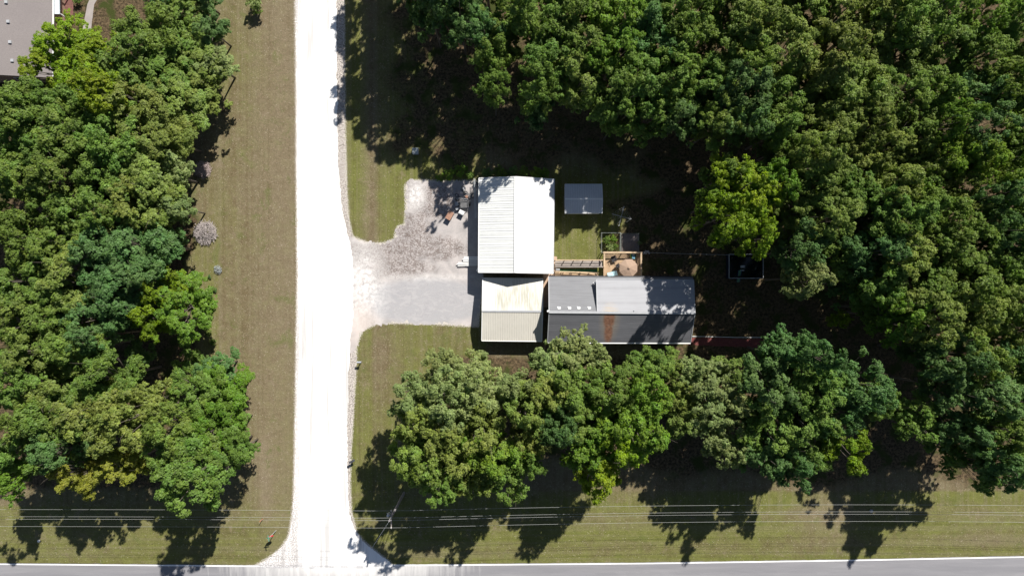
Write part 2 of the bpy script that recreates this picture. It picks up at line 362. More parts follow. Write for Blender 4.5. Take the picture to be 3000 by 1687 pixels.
# ------------------------------------------------------------------ building materials
def metal_roof(name, col, axis, pitch, dirt=(.35, .34, .33), dirt_amt=.35, stain=None, rough=.55, line=.35):
    m, nt, b = mat(name); p = pos(nt)
    s = N(nt, 'ShaderNodeSeparateXYZ'); L(nt, p, s.inputs[0]); co = s.outputs[axis]
    ph = ma(nt, 'FRACT', ma(nt, 'MULTIPLY', co, 1.0/pitch)); ln = ramp(nt, ma(nt, 'ABSOLUTE', ma(nt, 'SUBTRACT', ph, .5)), .36, .48)
    sc3 = [3.0, 3.0, 3.0]; sc3[1-axis] = .16
    streak = noise(nt, scaled(nt, p, tuple(sc3)), 2.2, 5, .65); big = noise(nt, p, .35, 4)
    c = mix(nt, ramp(nt, big, .3, .7), tuple(x*.92 for x in col), col)
    c = mix(nt, ma(nt, 'MULTIPLY', ramp(nt, streak, .45, .75), dirt_amt), c, dirt)
    c = mix(nt, ma(nt, 'MULTIPLY', ln, ma(nt, 'MULTIPLY', ramp(nt, noise(nt, p, 1.3, 3), .3, .7, .4, 1.0), line)), c, tuple(x*.45 for x in dirt))
    if stain: c = stain(nt, p, c, streak)
    L(nt, c, b.inputs['Base Color']); b.inputs['Roughness'].default_value = rough; b.inputs['Specular IOR Level'].default_value = .35
    return m
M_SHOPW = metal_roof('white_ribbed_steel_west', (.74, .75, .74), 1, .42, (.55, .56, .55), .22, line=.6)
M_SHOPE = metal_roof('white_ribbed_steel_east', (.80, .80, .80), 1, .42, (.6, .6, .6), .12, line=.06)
def mildew(nt, p, c, streak):
    z = ma(nt, 'MAXIMUM', blob(nt, p, 1475, 875, 30, 40, .5), ma(nt, 'MAXIMUM', blob(nt, p, 1530, 862, 48, 42, .5), blob(nt, p, 1560, 895, 35, 25, .6)))
    return mix(nt, ma(nt, 'MULTIPLY', z, ramp(nt, noise(nt, scaled(nt, p, (7, .45, 1)), 1.0, 3, .6), .42, .6, .15, .7)), c, (.27, .262, .20))
M_GARN = metal_roof('cream_ribbed_steel_north', (.62, .612, .575), 0, .30, (.52, .50, .42), .3, mildew, line=.12)
M_GARS = metal_roof('cream_ribbed_steel_south', (.60, .575, .52), 0, .30, (.42, .40, .34), .3, line=.45)
def rust(nt, p, c, streak):
    z = ma(nt, 'MAXIMUM', blob(nt, p, 1767, 928, 15, 34, .22), blob(nt, p, 1768, 965, 11, 34, .3))
    z = ma(nt, 'MULTIPLY', z, ramp(nt, noise(nt, p, 2.5, 5, .7), .3, .5, .5, 1)); c2 = mix(nt, ramp(nt, noise(nt, p, 3.5, 5), .35, .65), (.13, .06, .035), (.23, .115, .07))
    halo = ma(nt, 'MULTIPLY', blob(nt, p, 1769, 925, 22, 58, .5), .35)
    c = mix(nt, halo, c, (.33, .25, .14)); return mix(nt, z, c, c2)
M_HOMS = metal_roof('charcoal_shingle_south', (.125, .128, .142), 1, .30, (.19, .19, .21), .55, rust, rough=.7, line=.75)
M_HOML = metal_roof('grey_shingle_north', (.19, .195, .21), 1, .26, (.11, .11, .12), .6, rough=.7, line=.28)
def ochre(nt, p, c, streak):
    z = ma(nt, 'MULTIPLY', blob(nt, p, 1769, 912, 16, 20, .7), ramp(nt, streak, .35, .6)); return mix(nt, ma(nt, 'MULTIPLY', z, .7), c, (.45, .33, .18))
M_HOMR = metal_roof('pale_grey_membrane', (.33, .335, .36), 1, 1.85, (.22, .22, .24), .3, ochre, rough=.6, line=.22)
M_SHED = metal_roof('bluish_galvanised_roof', (.60, .62, .65), 0, .30, (.32, .34, .38), .3, line=.35)
m, nt, b = mat('taupe_asphalt_shingles'); p = pos(nt)
k = noise(nt, scaled(nt, p, (3.2, 5.5, 1)), 2.0, 3, .8); k2 = noise(nt, p, .3, 5)
c = mix(nt, ramp(nt, k, .3, .7), (.165, .148, .145), (.235, .21, .205)); c = mix(nt, ramp(nt, k2, .35, .7, 0, .4), c, (.17, .15, .15))
L(nt, c, b.inputs['Base Color']); b.inputs['Roughness'].default_value = .92; bump(nt, b, k, .4, .02); M_TAUPE = m
M_WHITE = simple('white_painted_metal', (.78, .78, .77), .45, .06, 2)
M_TRIMG = simple('grey_trim', (.36, .37, .39), .5, .12, 2)
M_DTRIM = simple('dark_trim', (.05, .052, .06), .5, .2, 2)
M_WALLW = simple('white_steel_siding', (.62, .62, .6), .6, .08, 1.5)
M_WALLC = simple('cream_steel_siding', (.55, .51, .43), .6, .08, 1.5)
M_WALLG = simple('pale_grey_vinyl_siding', (.46, .47, .48), .65, .08, 1.5)
M_BRICK = simple('tan_brick', (.30, .2, .15), .85, .3, 3, fine=12)
m, nt, b = mat('dark_window_glass'); b.inputs['Base Color'].default_value = (.02, .025, .03, 1); b.inputs['Roughness'].default_value = .08; M_GLASS = m
def wood(name, col, axis=0, var=.3):
    m, nt, b = mat(name); o = N(nt, 'ShaderNodeTexCoord').outputs['Object']; s3 = [9, 9, 9]; s3[axis] = .7
    k = noise(nt, scaled(nt, o, tuple(s3)), 1.3, 5, .7); k2 = noise(nt, o, 1.6, 3)
    c = mix(nt, ramp(nt, ma(nt, 'ADD', ma(nt, 'MULTIPLY', k, .6), ma(nt, 'MULTIPLY', k2, .4)), .33, .67), tuple(x*(1-var) for x in col), tuple(x*(1+var*.7) for x in col))
    L(nt, c, b.inputs['Base Color']); b.inputs['Roughness'].default_value = .85; b.inputs['Specular IOR Level'].default_value = .2; return m
M_DECK = wood('tan_deck_boards', (.44, .31, .20), 0)
M_DECKY = wood('tan_rail_lumber', (.48, .36, .24), 1)
M_GREYW = wood('weathered_grey_boards', (.30, .265, .245), 0)
M_GREYWY = wood('weathered_boards_upright', (.24, .205, .19), 1)

def rib_strip(mb, a, b, c, d, n, w=.05, h=.035):
    """n raised ribs running from edge a-b (eave) up to edge d-c (ridge)"""
    a, b, c, d = map(Vector, (a, b, c, d)); nn = (b-a).cross(d-a).normalized()
    if nn.z < 0: nn = -nn
    for i in range(n):
        t = (i+.5)/n; p0 = a.lerp(b, t)+nn*(h/2); p1 = d.lerp(c, t)+nn*(h/2); mb.bar(p0, p1, w, h)
def walls_gable(name, x0, x1, y0, y1, ze, zr, ridge_axis, m, parent, xr=None, yr=None, zb=0.0):
    """walls of a gabled building; the gable rises to the ridge"""
    mb = MB()
    if ridge_axis == 'y':
        xr = (x0+x1)/2 if xr is None else xr; prof = [(x0, zb), (x1, zb), (x1, ze), (xr, zr), (x0, ze)]
        vs = [(x, y0, z) for x, z in prof]+[(x, y1, z) for x, z in prof]
    else:
        yr = (y0+y1)/2 if yr is None else yr; prof = [(y0, zb), (y1, zb), (y1, ze), (yr, zr), (y0, ze)]
        vs = [(x0, y, z) for y, z in prof]+[(x1, y, z) for y, z in prof]
    mb.add(vs, [(0,1,2,3,4), (9,8,7,6,5)]+[(i, (i+1) % 5, 5+(i+1) % 5, 5+i) for i in range(5)])
    return mb.build(name, m, parent)
def opening(kind, parent, c, w, h, face, frame_m=M_WHITE, pane_m=M_GLASS):
    """window or door set proud of a wall: face is '+x','-x','+y','-y'"""
    d = {'+x': (1, 0), '-x': (-1, 0), '+y': (0, 1), '-y': (0, -1)}[face]; c = Vector(c); n = Vector((d[0], d[1], 0)); t = Vector((abs(d[1]), abs(d[0]), 0))
    fr = MB(); th = .06
    if kind == 'window':
        for s_ in (-1, 1):
            fr.bar(c+t*(s_*w/2)+Vector((0, 0, -h/2-th))+n*.03, c+t*(s_*w/2)+Vector((0, 0, h/2+th))+n*.03, th, .06)
            fr.bar(c-t*(w/2-th/2)+Vector((0, 0, s_*h/2))+n*.028, c+t*(w/2-th/2)+Vector((0, 0, s_*h/2))+n*.028, .056, th)
        o = fr.build('window', frame_m, parent)
        sz = (w-.06, .02, h-.06) if d[0] == 0 else (.02, w-.06, h-.06)
        MB().box(c+n*.012, sz).build('pane', pane_m, o)
    else:
        sz = (w, .05, h) if d[0] == 0 else (.05, w, h); bd = MB().box(c+n*.02, sz)
        for q in range(4 if h > 1.9 and w > 1.5 else 2):
            zz = c.z-h/2+h*(q+.5)/(4 if w > 1.5 else 2); hh = h/(4 if w > 1.5 else 2)*.7
            bd.box(Vector((c.x, c.y, zz))+n*.05, (w*.86, .012, hh) if d[0] == 0 else (.012, w*.86, hh))
        o = bd.build('door', frame_m, parent)
        MB().box(c+n*.09+t*(w*.4), (.05, .05, .12)).build('handle', M_DTRIM, o)
    return o

# ------------------------------------------------------------------ shop (large white roof)
ZE, ZR = 3.2, 4.7
sw = P(1402, 798, ZE); nw = P(1403.5, 522, ZE); ne = P(1624, 525.5, ZE); se = P(1621, 801, ZE); rn = P(1511, 519, ZR); rs = P(1509.5, 800.5, ZR)
rn.y = (nw.y+ne.y)/2; rs.y = (sw.y+se.y)/2
shop = empty('workshop', (rs.x, (rn.y+rs.y)/2, 0), 0, 'large workshop with a glaring white ribbed steel roof beside the gravel pad', 'workshop')
def keep(o):  # parent keeps world placement: children are modelled in world coordinates
    o.location = -Vector(o.parent.location) if o.parent.type == 'EMPTY' else (0, 0, 0)
def put(o):
    if o.parent and o.parent.type == 'EMPTY': o.matrix_parent_inverse = Matrix.Translation(o.parent.location).inverted()
    return o
put(MB().slab(sw, nw, rn, rs, .08).build('roof', M_SHOPW, shop)).name = 'west_roof_slope'
ew = bpy.data.objects['west_roof_slope']
eo = put(MB().slab(se, ne, rn, rs, .08).build('east_roof_slope', M_SHOPE, shop))
mb = MB(); rib_strip(mb, sw, nw, rn, rs, 42, .05, .03); mb.build('roof_ribs', M_SHOPW, ew)
mb = MB(); rib_strip(mb, se, ne, rn, rs, 42, .05, .03); mb.build('roof_ribs', M_SHOPE, eo)
up = Vector((0, 0, .035)); put(MB().bar(rn+up, rs+up, .34, .05).build('ridge_cap', M_WHITE, shop))
put(MB().bar(sw+Vector((-.03, 0, -.02)), nw+Vector((-.03, 0, -.02)), .07, .14).build('eave_trim', M_WHITE, shop))
put(MB().bar(se+Vector((.03, 0, -.02)), ne+Vector((.03, 0, -.02)), .07, .14).build('eave_trim', M_TRIMG, shop))
for a_, m_, b_ in ((sw, rs, se), (nw, rn, ne)): put(MB().bar(a_+up, m_+up, .09, .06).bar(m_+up, b_+up, .09, .06).build('gable_trim', M_WHITE, shop))
wx0, wx1, wy0, wy1 = sw.x+.18, se.x-.18, sw.y+.12, nw.y-.12
put(walls_gable('walls', wx0, wx1, wy0, wy1, ZE-.2, ZR-.2, 'y', M_WALLW, shop, xr=rs.x))
for yy, w in ((wy0+2.4, 3.0), (wy0+7.0, 3.0)): put(opening('door', shop, (wx0, yy, 1.3), w, 2.6, '-x'))
put(opening('door', shop, (wx0, wy0+9.8, 1.02), .95, 2.03, '-x', M_TRIMG)); put(opening('window', shop, (wx1, wy0+8.0, 1.6), 1.1, .9, '+x'))

# ------------------------------------------------------------------ garage (cream roof)
ZE, ZR = 2.35, 3.45
sw = P(1411, 997, ZE); se = P(1587.5, 999, ZE); nw = P(1414, 813, ZE); ne = P(1590, 815, ZE); rw = P(1412.5, 911, ZR); re_ = P(1590, 912, ZR)
gar = empty('garage', ((sw.x+se.x)/2, rw.y, 0), 0, 'smaller garage with a cream ribbed roof streaked with mildew, facing the driveway', 'garage')
gn = put(MB().slab(nw, ne, re_, rw, .07).build('north_roof_slope', M_GARN, gar)); gs_ = put(MB().slab(sw, se, re_, rw, .07).build('south_roof_slope', M_GARS, gar))
mb = MB(); rib_strip(mb, nw, ne, re_, rw, 30, .045, .028); mb.build('roof_ribs', M_GARN, gn)
mb = MB(); rib_strip(mb, sw, se, re_, rw, 30, .045, .028); mb.build('roof_ribs', M_GARS, gs_)
put(MB().bar(rw+up, re_+up, .22, .05).build('ridge_cap', M_TRIMG, gar))
for a_, m_, b_ in ((sw, rw, nw), (se, re_, ne)): put(MB().bar(a_+up, m_+up, .08, .05).bar(m_+up, b_+up, .08, .05).build('gable_trim', M_WHITE, gar))
put(MB().bar(sw+Vector((0, -.04, -.03)), se+Vector((0, -.04, -.03)), .09, .12).build('gutter', M_WHITE, gar))
put(walls_gable('walls', rw.x+.15, re_.x-.2, sw.y+.3, nw.y-.3, ZE-.16, ZR-.18, 'x', M_WALLC, gar, yr=rw.y))
put(opening('door', gar, (rw.x+.15, rw.y-.1, 1.05), 4.6, 2.1, '-x')); put(opening('window', gar, ((sw.x+se.x)/2, sw.y+.3, 1.4), 1.0, .8, '-y'))

# ------------------------------------------------------------------ home (charcoal roof with raised section)
ZR = 6.0; ZS = 3.8; ZNL = 3.7; ZNR = 5.15
rwp = P(1608.5, 914, ZR); rep = P(2036, 917, ZR); swp = P(1604, 1003, ZS); sep = P(2023, 1004, ZS)
nwp = P(1607.5, 810, ZNL); nmid = P(1748, 811, ZNL); rmid = P(1748, 914.5, ZR); nrl = P(1747, 819, ZNR); nrr = P(2032, 821, ZNR); nee = P(2030, 812, ZNL)
rmid.y = rwp.y + (rep.y-rwp.y)*.33
home = empty('house', ((rwp.x+rep.x)/2, rwp.y, 0), 0, 'long low house with a charcoal gabled roof, rust streak and tree shadows on it', 'house')
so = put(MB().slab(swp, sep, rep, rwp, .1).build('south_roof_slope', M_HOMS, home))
mb = MB()
for i in range(1, 27):
    t = i/27; mb.bar(swp.lerp(rwp, t)+Vector((0, 0, .012)), sep.lerp(rep, t)+Vector((0, 0, .012)), .05, .028)
mb.build('shingle_courses', M_HOMS, so)
# lower left north slope continues under the raised part as a narrow eave strip
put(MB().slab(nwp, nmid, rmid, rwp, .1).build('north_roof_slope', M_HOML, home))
strip_t = .12
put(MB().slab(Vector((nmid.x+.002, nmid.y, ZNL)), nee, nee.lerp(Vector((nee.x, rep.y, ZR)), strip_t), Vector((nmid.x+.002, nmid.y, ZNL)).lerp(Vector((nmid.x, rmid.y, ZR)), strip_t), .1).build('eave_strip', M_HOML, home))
rm2 = Vector((nrl.x, rmid.y, ZR+.03)); re2 = rep+Vector((0, 0, .03))
put(MB().slab(nrl, nrr, re2, rm2, .14).build('raised_roof_slope', M_HOMR, home))
# side and front wall of the raised part
x0 = nrl.x+.08; x1 = nrr.x-.12
yb = lambda z: nwp.y + (rwp.y-nwp.y)*(z-ZNL)/(ZR-ZNL)
mb = MB(); yf = nrl.y-.25
pr = [(yf, yb(0) and (ZNL+(yf-nwp.y)/(rwp.y-nwp.y)*(ZR-ZNL))-.05), (rmid.y, ZR-.12), (yf, ZNR-.12)]
mb.add([(x, y, z) for x in (x0, x1) for y, z in pr], [(0,1,2), (5,4,3), (0,3,4,1), (1,4,5,2), (2,5,3,0)])
put(mb.build('dormer_wall', M_WALLG, home))
put(MB().bar(rwp+up, rep+up*1.6, .3, .05).build('ridge_cap', M_TRIMG, home))
put(MB().bar(swp+Vector((0, -.06, -.03)), sep+Vector((0, -.06, -.03)), .12, .13).build('gutter', M_WHITE, home))
put(MB().bar(nwp+Vector((0, .06, -.03)), nee+Vector((0, .06, -.03)), .12, .13).build('gutter', M_DTRIM, home))
put(MB().bar(nrl+Vector((0, .05, -.03)), nrr+Vector((0, .05, -.03)), .10, .12).build('gutter', M_TRIMG, home))
for a_, m_, b_ in ((swp, rwp, nwp), (sep, re2, nrr)): put(MB().bar(a_+up, m_+up, .09, .05).bar(m_+up, b_+up, .09, .05).build('rake_trim', M_TRIMG, home))
put(MB().bar(nrl+up, rm2+up, .09, .05).build('rake_trim', M_TRIMG, home))
put(walls_gable('walls', rwp.x+.25, rep.x-.35, swp.y+.35, nwp.y-.35, ZS-.22, ZR-.28, 'x', M_WALLG, home, yr=rwp.y))
for xx in (1660, 1720, 1790, 1900, 1975):
    q = P(xx, 1000, 0); put(opening('window', home, (q.x, swp.y+.35, 2.1), 1.1, 1.2, '-y'))
q = P(1850, 0); put(opening('door', home, (q.x, swp.y+.35, 1.75), .95, 2.05, '-y', M_BRICK))
q = P(1790, 0); put(opening('door', home, (q.x, nwp.y-.35, 1.98), .95, 2.05, '+y'))
# white roof vents
for vx in (1638, 1668.5, 1695.5, 1726.5):
    z = ZR-.32; c = P(vx, 902.5, z); sl = math.atan2(ZR-ZNL, nwp.y-rwp.y)
    put(MB().box(c+Vector((0, 0, .05)), (.36, .30, .16), 0, -sl).box(c+Vector((-.16, .12, .02)), (.12, .14, .08), 0, -sl).build('roof_vent', M_WHITE, home, bevel=.015))
c = P(1742, 828, 4.7); put(MB().bar(c+Vector((-.2, 0, 0)), c+Vector((.25, 0, .05)), .12, .1).bar(c+Vector((-.1, -.1, -.5)), c, .09).build('downspout', M_WHITE, home))
c = P(1856, 911, ZR-.1); put(MB().tube([c-Vector((0, 0, .2)), c+Vector((0, 0, .25))], .05).build('vent_pipe', M_DTRIM, home))
c = P(1606, 911, 5.9); put(MB().tube([c-Vector((0, 0, .3)), c+Vector((-.05, 0, .18))], .12, 10).build('attic_light', M_WHITE, home))

# ------------------------------------------------------------------ small shed
ZE, ZR = 2.1, 2.6
nw = P(1655, 540, ZE); ne = P(1763.5, 540, ZE); sw = P(1655.5, 625, ZE); se = P(1764.5, 624.5, ZE); rw = P(1655, 583, ZR); re_ = P(1765.5, 583, ZR)
shed = empty('garden_shed', ((nw.x+ne.x)/2, rw.y, 0), 0, 'small galvanised shed in tree shade just east of the large white workshop', 'shed')
sn = put(MB().slab(nw, ne, re_, rw, .05).build('north_roof_slope', M_SHED, shed)); ss = put(MB().slab(sw, se, re_, rw, .05).build('south_roof_slope', M_SHED, shed))
mb = MB(); rib_strip(mb, nw, ne, re_, rw, 18, .04, .022); mb.build('roof_ribs', M_SHED, sn)
mb = MB(); rib_strip(mb, sw, se, re_, rw, 18, .04, .022); mb.build('roof_ribs', M_SHED, ss)
put(MB().bar(rw+up, re_+up, .2, .04).build('ridge_cap', M_WHITE, shed))
mb = MB(); mb.bar(nw+up*.5, ne+up*.5, .06, .05); mb.bar(sw+up*.5, se+up*.5, .06, .05); mb.bar(nw+up*.5, rw+up*.5, .06, .05); mb.bar(rw+up*.5, sw+up*.5, .06, .05); mb.bar(ne+up*.5, re_+up*.5, .06, .05); mb.bar(re_+up*.5, se+up*.5, .06, .05)
put(mb.build('roof_trim', M_WHITE, shed))
put(walls_gable('walls', nw.x+.08, ne.x-.15, sw.y+.12, nw.y-.12, ZE-.1, ZR-.1, 'x', M_WALLW, shed, yr=rw.y))
put(opening('door', shed, (nw.x+.08, rw.y, .98), 1.6, 1.9, '-x', M_TRIMG))

# ------------------------------------------------------------------ neighbour's house in the corner
ze = 3.0; zr = 5.2
c1 = P(153, -60, ze); c2 = P(70, 228, ze)
nx0 = P(-450, 0, ze).x; xe = P(154, 0, ze).x; ys_ = P(0, 228, ze).y; yn = P(0, -420, ze).y; xr_ = P(-160, 0, zr).x
nb = empty('neighbour_house', ((nx0+xe)/2, (ys_+yn)/2, 0), 0, 'house with a taupe shingle roof and small vents, half hidden by yellowish green trees', 'house')
put(MB().slab((xe, ys_, ze), (xe, yn, ze), (xr_, yn, zr), (xr_, ys_, zr), .12).build('east_roof_slope', M_TAUPE, nb))
put(MB().slab((nx0, ys_, ze), (nx0, yn, ze), (xr_-.01, yn, zr), (xr_-.01, ys_, zr), .12).build('west_roof_slope', M_TAUPE, nb))
put(MB().bar((xe+.06, ys_, ze-.05), (xe+.06, yn, ze-.05), .12, .14).build('gutter', M_WHITE, nb))
put(walls_gable('walls', nx0+.4, xe-.4, ys_+.3, yn-.3, ze-.25, zr-.25, 'y', M_BRICK, nb, xr=xr_))
put(opening('window', nb, (xe-.4, ys_+5, 1.5), 1.4, 1.2, '+x')); put(opening('window', nb, (xe-.4, ys_+10, 1.5), 1.4, 1.2, '+x')); put(opening('window', nb, (xe-5, ys_+.3, 1.5), 1.2, 1.2, '-y'))
for vx, vy in ((18, 7), (24, 64), (29.5, 124), (36, 178)):
    q = P(vx, vy, 4.0); q.z = zr-(q.x-xr_)/(xe-xr_)*(zr-ze); q = P(vx, vy, q.z+.08)
    put(MB().box(q, (.36, .36, .24)).build('roof_vent', M_TRIMG, nb, bevel=.02))
M_PORCH = metal_roof('white_porch_roof', (.55, .60, .64), 1, .35, (.4, .43, .46), .2, line=.3)
put(MB().slab(P(155, 42, 2.7), P(175, 42, 2.6), P(171, -200, 2.6), P(153, -200, 2.7), .06).build('porch_roof', M_PORCH, nb))
mbp = MB()
for yy in (38, -40, -120): 
    q = P(171, yy, 0); mbp.box((P(171, yy, 2.5).x, P(171, yy, 2.5).y, 1.28), (.12, .12, 2.56))
    put(mbp.build('post', M_WHITE, nb)); mbp = MB()

# ------------------------------------------------------------------ deck, ramps and garden pens
DZ = 1.0
dx0, dy0 = P(1768, 740, DZ).x, P(0, 812, DZ).y; dx1, dy1 = P(1874, 740, DZ).x, P(0, 742, DZ).y; dy0 = nwp.y+.1
deck = empty('deck', ((dx0+dx1)/2, (dy0+dy1)/2, 0), 0, 'tan wooden deck with railings and striped shadows behind the long house', 'deck')
mb = MB(); y = dy0+.07; r = random.Random(3)
while y < dy1-.05: mb.box(((dx0+dx1)/2, y, DZ+r.uniform(-.004, .004)), (dx1-dx0, .125, .035)); y += .145
put(mb.build('deck_boards', M_DECK, deck))
for x in (dx0+.1, (dx0+dx1)/2, dx1-.1): put(MB().box((x, (dy0+dy1)/2, DZ-.13), (.06, dy1-dy0-.02, .2)).build('joist', M_DECKY, deck))
for x in (dx0, (dx0+dx1)/2, dx1):
    for y in ((dy1, dy0+1.0) if x != (dx0+dx1)/2 else (dy1,)):
        put(MB().box((x, y+.06, (DZ+.98)/2), (.1, .1, DZ+.98)).build('post', M_DECKY, deck))
mb = MB(); rz = DZ+.98
mb.box(((dx0+dx1)/2, dy1+.06, rz+.02), (dx1-dx0+.3, .22, .04))
mb.box((dx1+.02, (dy0+dy1)/2, rz+.018), (.2, dy1-dy0-.12, .04)); mb.box((dx0-.02, dy1-.95, rz+.018), (.18, 1.7, .04))
mb.box(((dx0+dx1)/2, dy1+.06, DZ+.12), (dx1-dx0-.12, .05, .09)); mb.box((dx1, (dy0+dy1)/2, DZ+.12), (.05, dy1-dy0-.2, .09))
x = dx0+.16
while x < dx1-.1: mb.box((x, dy1+.06, DZ+.55), (.045, .04, .82)); x += .145
y = dy0+.1
while y < dy1-.1: mb.box((dx1+.012, y, DZ+.55), (.04, .045, .82)); y += .145
put(mb.build('railing', M_DECKY, deck))

def ramp_walk(name, label, x0p, x1p, yp0, yp1, z0, z1, mfloor, cat, rail_top, rail_bot, nposts=6, tilt=0.0):
    """walkway between pixel columns, heights z0 (left) to z1 (right)"""
    root = empty(name, P((x0p+x1p)/2, (yp0+yp1)/2, 0), 0, label, cat)
    mb = MB(); n = 1+int((x1p-x0p)*S/.16)
    for i in range(n):
        t = (i+.5)/n; xx = x0p+(x1p-x0p)*t; z = z0+(z1-z0)*t; a = P(xx, yp0+tilt*t, z); b_ = P(xx, yp1, z); w = (x1p-x0p)*S/n*.94
        mb.box((a+b_)/2, (w, abs(a.y-b_.y), .035))
    put(mb.build('walk_boards', mfloor, root))
    for yp, tl in ((yp0, tilt), (yp1, 0)):
        for i in range(nposts):
            t = i/(nposts-1); xx = x0p+(x1p-x0p)*t; z = z0+(z1-z0)*t; q = P(xx, yp+tl*t, z)
            put(MB().box((q.x, q.y+(.06 if yp == yp0 else -.06), (z+.9)/2), (.09, .09, z+.9)).build('post', M_DECKY, root))
        a = P(x0p, yp, z0); b_ = P(x1p, yp+tl, z1); s_ = .06 if yp == yp0 else -.06
        o = Vector((0, s_, .92)); mb = MB().bar(a+o, b_+o, .14, .04); o = Vector((0, s_*.7, .47)); mb.bar(a+o, b_+o, .04, .09)
        put(mb.build('handrail', M_GREYW if yp == yp1 else M_DECKY, root))
    return root
ramp_walk('ramp', 'grey weathered board ramp with handrails between the white workshop and the deck', 1626, 1764, 764, 781, .45, 1.0, M_GREYW, 'ramp', 1, 1)
ramp_walk('ramp', 'lower tan board ramp with handrails along the back wall of the long house', 1626, 1752, 797, 808, .3, .12, M_DECK, 'ramp', 1, 1, tilt=4)
# green mat lying between ramps
a = P(1636, 789, .02); b_ = P(1750, 798, .02)
o = MB().box(((a.x+b_.x)/2, (a.y+b_.y)/2, .03), (b_.x-a.x, .35, .03)).build('green_mat', simple('green_turf_mat', (.02, .13, .055), .9, .25, 3), bevel=.008)
tag(o, 'long green strip of artificial turf mat between the two ramps', 'mat')
q = P(1634, 792, .3); o = MB().box((q.x, q.y, .2), (.5, .4, .4)).box((q.x, q.y, .42), (.54, .44, .04)).build('storage_box', M_TRIMG, bevel=.02); tag(o, 'small grey lidded box at the workshop end of the green mat', 'box')
# paved landing between workshop and house
sheet('paved_landing', jag([(1600, 748), (1632, 752), (1632, 800), (1606, 850), (1606, 900), (1592, 900), (1592, 800), (1600, 795)], .5, .01, 12), .012, simple('tan_pavers', (.42, .30, .22), .9, .2, 2, fine=9))

# patio umbrella
uc = P(1842.5, 785, 2.9)
um = empty('patio_umbrella', (uc.x, uc.y, DZ), 0, 'tan octagonal patio umbrella opened over the wooden deck', 'umbrella')
mb = MB(); rr = 1.22; ring = [(rr*cos(pi/8+i*pi/4), rr*sin(pi/8+i*pi/4), 1.55) for i in range(8)]
mid = [(rr*.5*cos(pi/8+i*pi/4), rr*.5*sin(pi/8+i*pi/4), 1.80) for i in range(8)]
vs = [(0, 0, 1.98)]+mid+ring+[(p_[0], p_[1], p_[2]-.12) for p_ in ring]
fs = [(0, 1+i, 1+(i+1) % 8) for i in range(8)]+[(1+i, 9+i, 9+(i+1) % 8, 1+(i+1) % 8) for i in range(8)]+[(9+i, 17+i, 17+(i+1) % 8, 9+(i+1) % 8) for i in range(8)]
M_CANV = simple('tan_canvas', (.33, .235, .175), .85, .07, 2)
mb.add(vs, fs); cn = mb.build('canopy', M_CANV, um)
mb = MB()
for i in range(8): mb.bar((0, 0, 1.985), (ring[i][0], ring[i][1], 1.557), .022, .018)
mb.build('seams', simple('tan_canvas_seam', (.25, .17, .13), .85, .1, 2), cn)
MB().tube([(0, 0, 0), (0, 0, 2.06)], .024).build('pole', M_WHITE, um)
MB().tube([(0, 0, 2.0), (0, 0, 2.06), (0, 0, 2.1)], [.16, .13, .03], 8).build('vent_cap', M_CANV, um)
MB().tube([(0, 0, 0), (0, 0, .06), (0, 0, .1)], [.24, .22, .05], 14).build('base', M_DTRIM, um)

# furniture on the deck
def chair(root, m, w=.55, d=.5, recl=.25):
    MB().box((0, 0, .42), (w, d, .05)).build('seat', m, root, bevel=.015)
    MB().box((0, d/2+.08, .68), (w, .05, .55), 0, -recl).build('backrest', m, root, bevel=.015)
    for i in (-1, 1):
        for j in (-1, 1): MB().tube([(i*w*.44, j*d*.42, .4), (i*w*.48, j*d*.5, 0)], .018, 6).build('leg', M_DTRIM, root)
        MB().bar((i*(w/2+.03), -d/2, .63), (i*(w/2+.03), d/2+.1, .64), .05, .03).build('armrest', m, root)
M_BLACKF = simple('black_mesh_fabric', (.03, .028, .03), .8, .3, 4)
q = P(1799, 760, DZ+.5); ch = empty('patio_chair', (q.x, q.y, DZ+.02), .35, 'dark patio chair standing by the north railing of the deck', 'chair'); chair(ch, M_BLACKF, .62, .6)
q = P(1812, 779, DZ+.5); ch = empty('patio_chair', (q.x, q.y, DZ+.02), 2.2, 'dark patio chair half under the tan umbrella', 'chair'); chair(ch, M_BLACKF, .5, .45)
M_AQUA = simple('pale_aqua_mesh', (.40, .58, .62), .7, .12, 3)
q = P(1793, 803, DZ+.5); lo = empty('lounge_chair', (q.x, q.y, DZ+.02), .25, 'pale blue lounge chair on the deck beside the house roof', 'lounge chair')
MB().box((-.2, 0, .36), (.75, .6, .05)).build('seat', M_AQUA, lo, bevel=.015); MB().box((.42, 0, .5), (.6, .6, .05), 0, 0, -.5).build('backrest', M_AQUA, lo, bevel=.015)
for i in (-.5, .5):
    for j in (-.27, .27): MB().tube([(i, j, .36), (i, j, 0)], .018, 6).build('leg', M_WHITE, lo)
q = P(1856, 752, DZ+.4); ty = empty('toy_table', (q.x, q.y, DZ+.02), 0, 'lime green and light blue plastic toy table in the deck corner', 'toy table')
M_LIME = simple('lime_plastic', (.30, .50, .08), .4, .1, 2); M_SKYB = simple('sky_blue_plastic', (.25, .52, .66), .4, .08, 2); M_TEAL = simple('dark_teal_plastic', (.02, .12, .11), .4, .1, 2)
MB().box((0, .15, .38), (.62, .4, .06)).build('tabletop', M_TEAL, ty, bevel=.02); MB().box((0, -.12, .42), (.36, .34, .06)).build('tray', M_SKYB, ty, bevel=.02)
for i in (-1, 1): MB().box((i*.3, .1, .2), (.07, .46, .4)).build('side_panel', M_LIME, ty, bevel=.02)
MB().box((-.06, .22, .45), (.10, .1, .08)).box((.08, .2, .45), (.08, .12, .07)).build('cup', M_WHITE, ty)

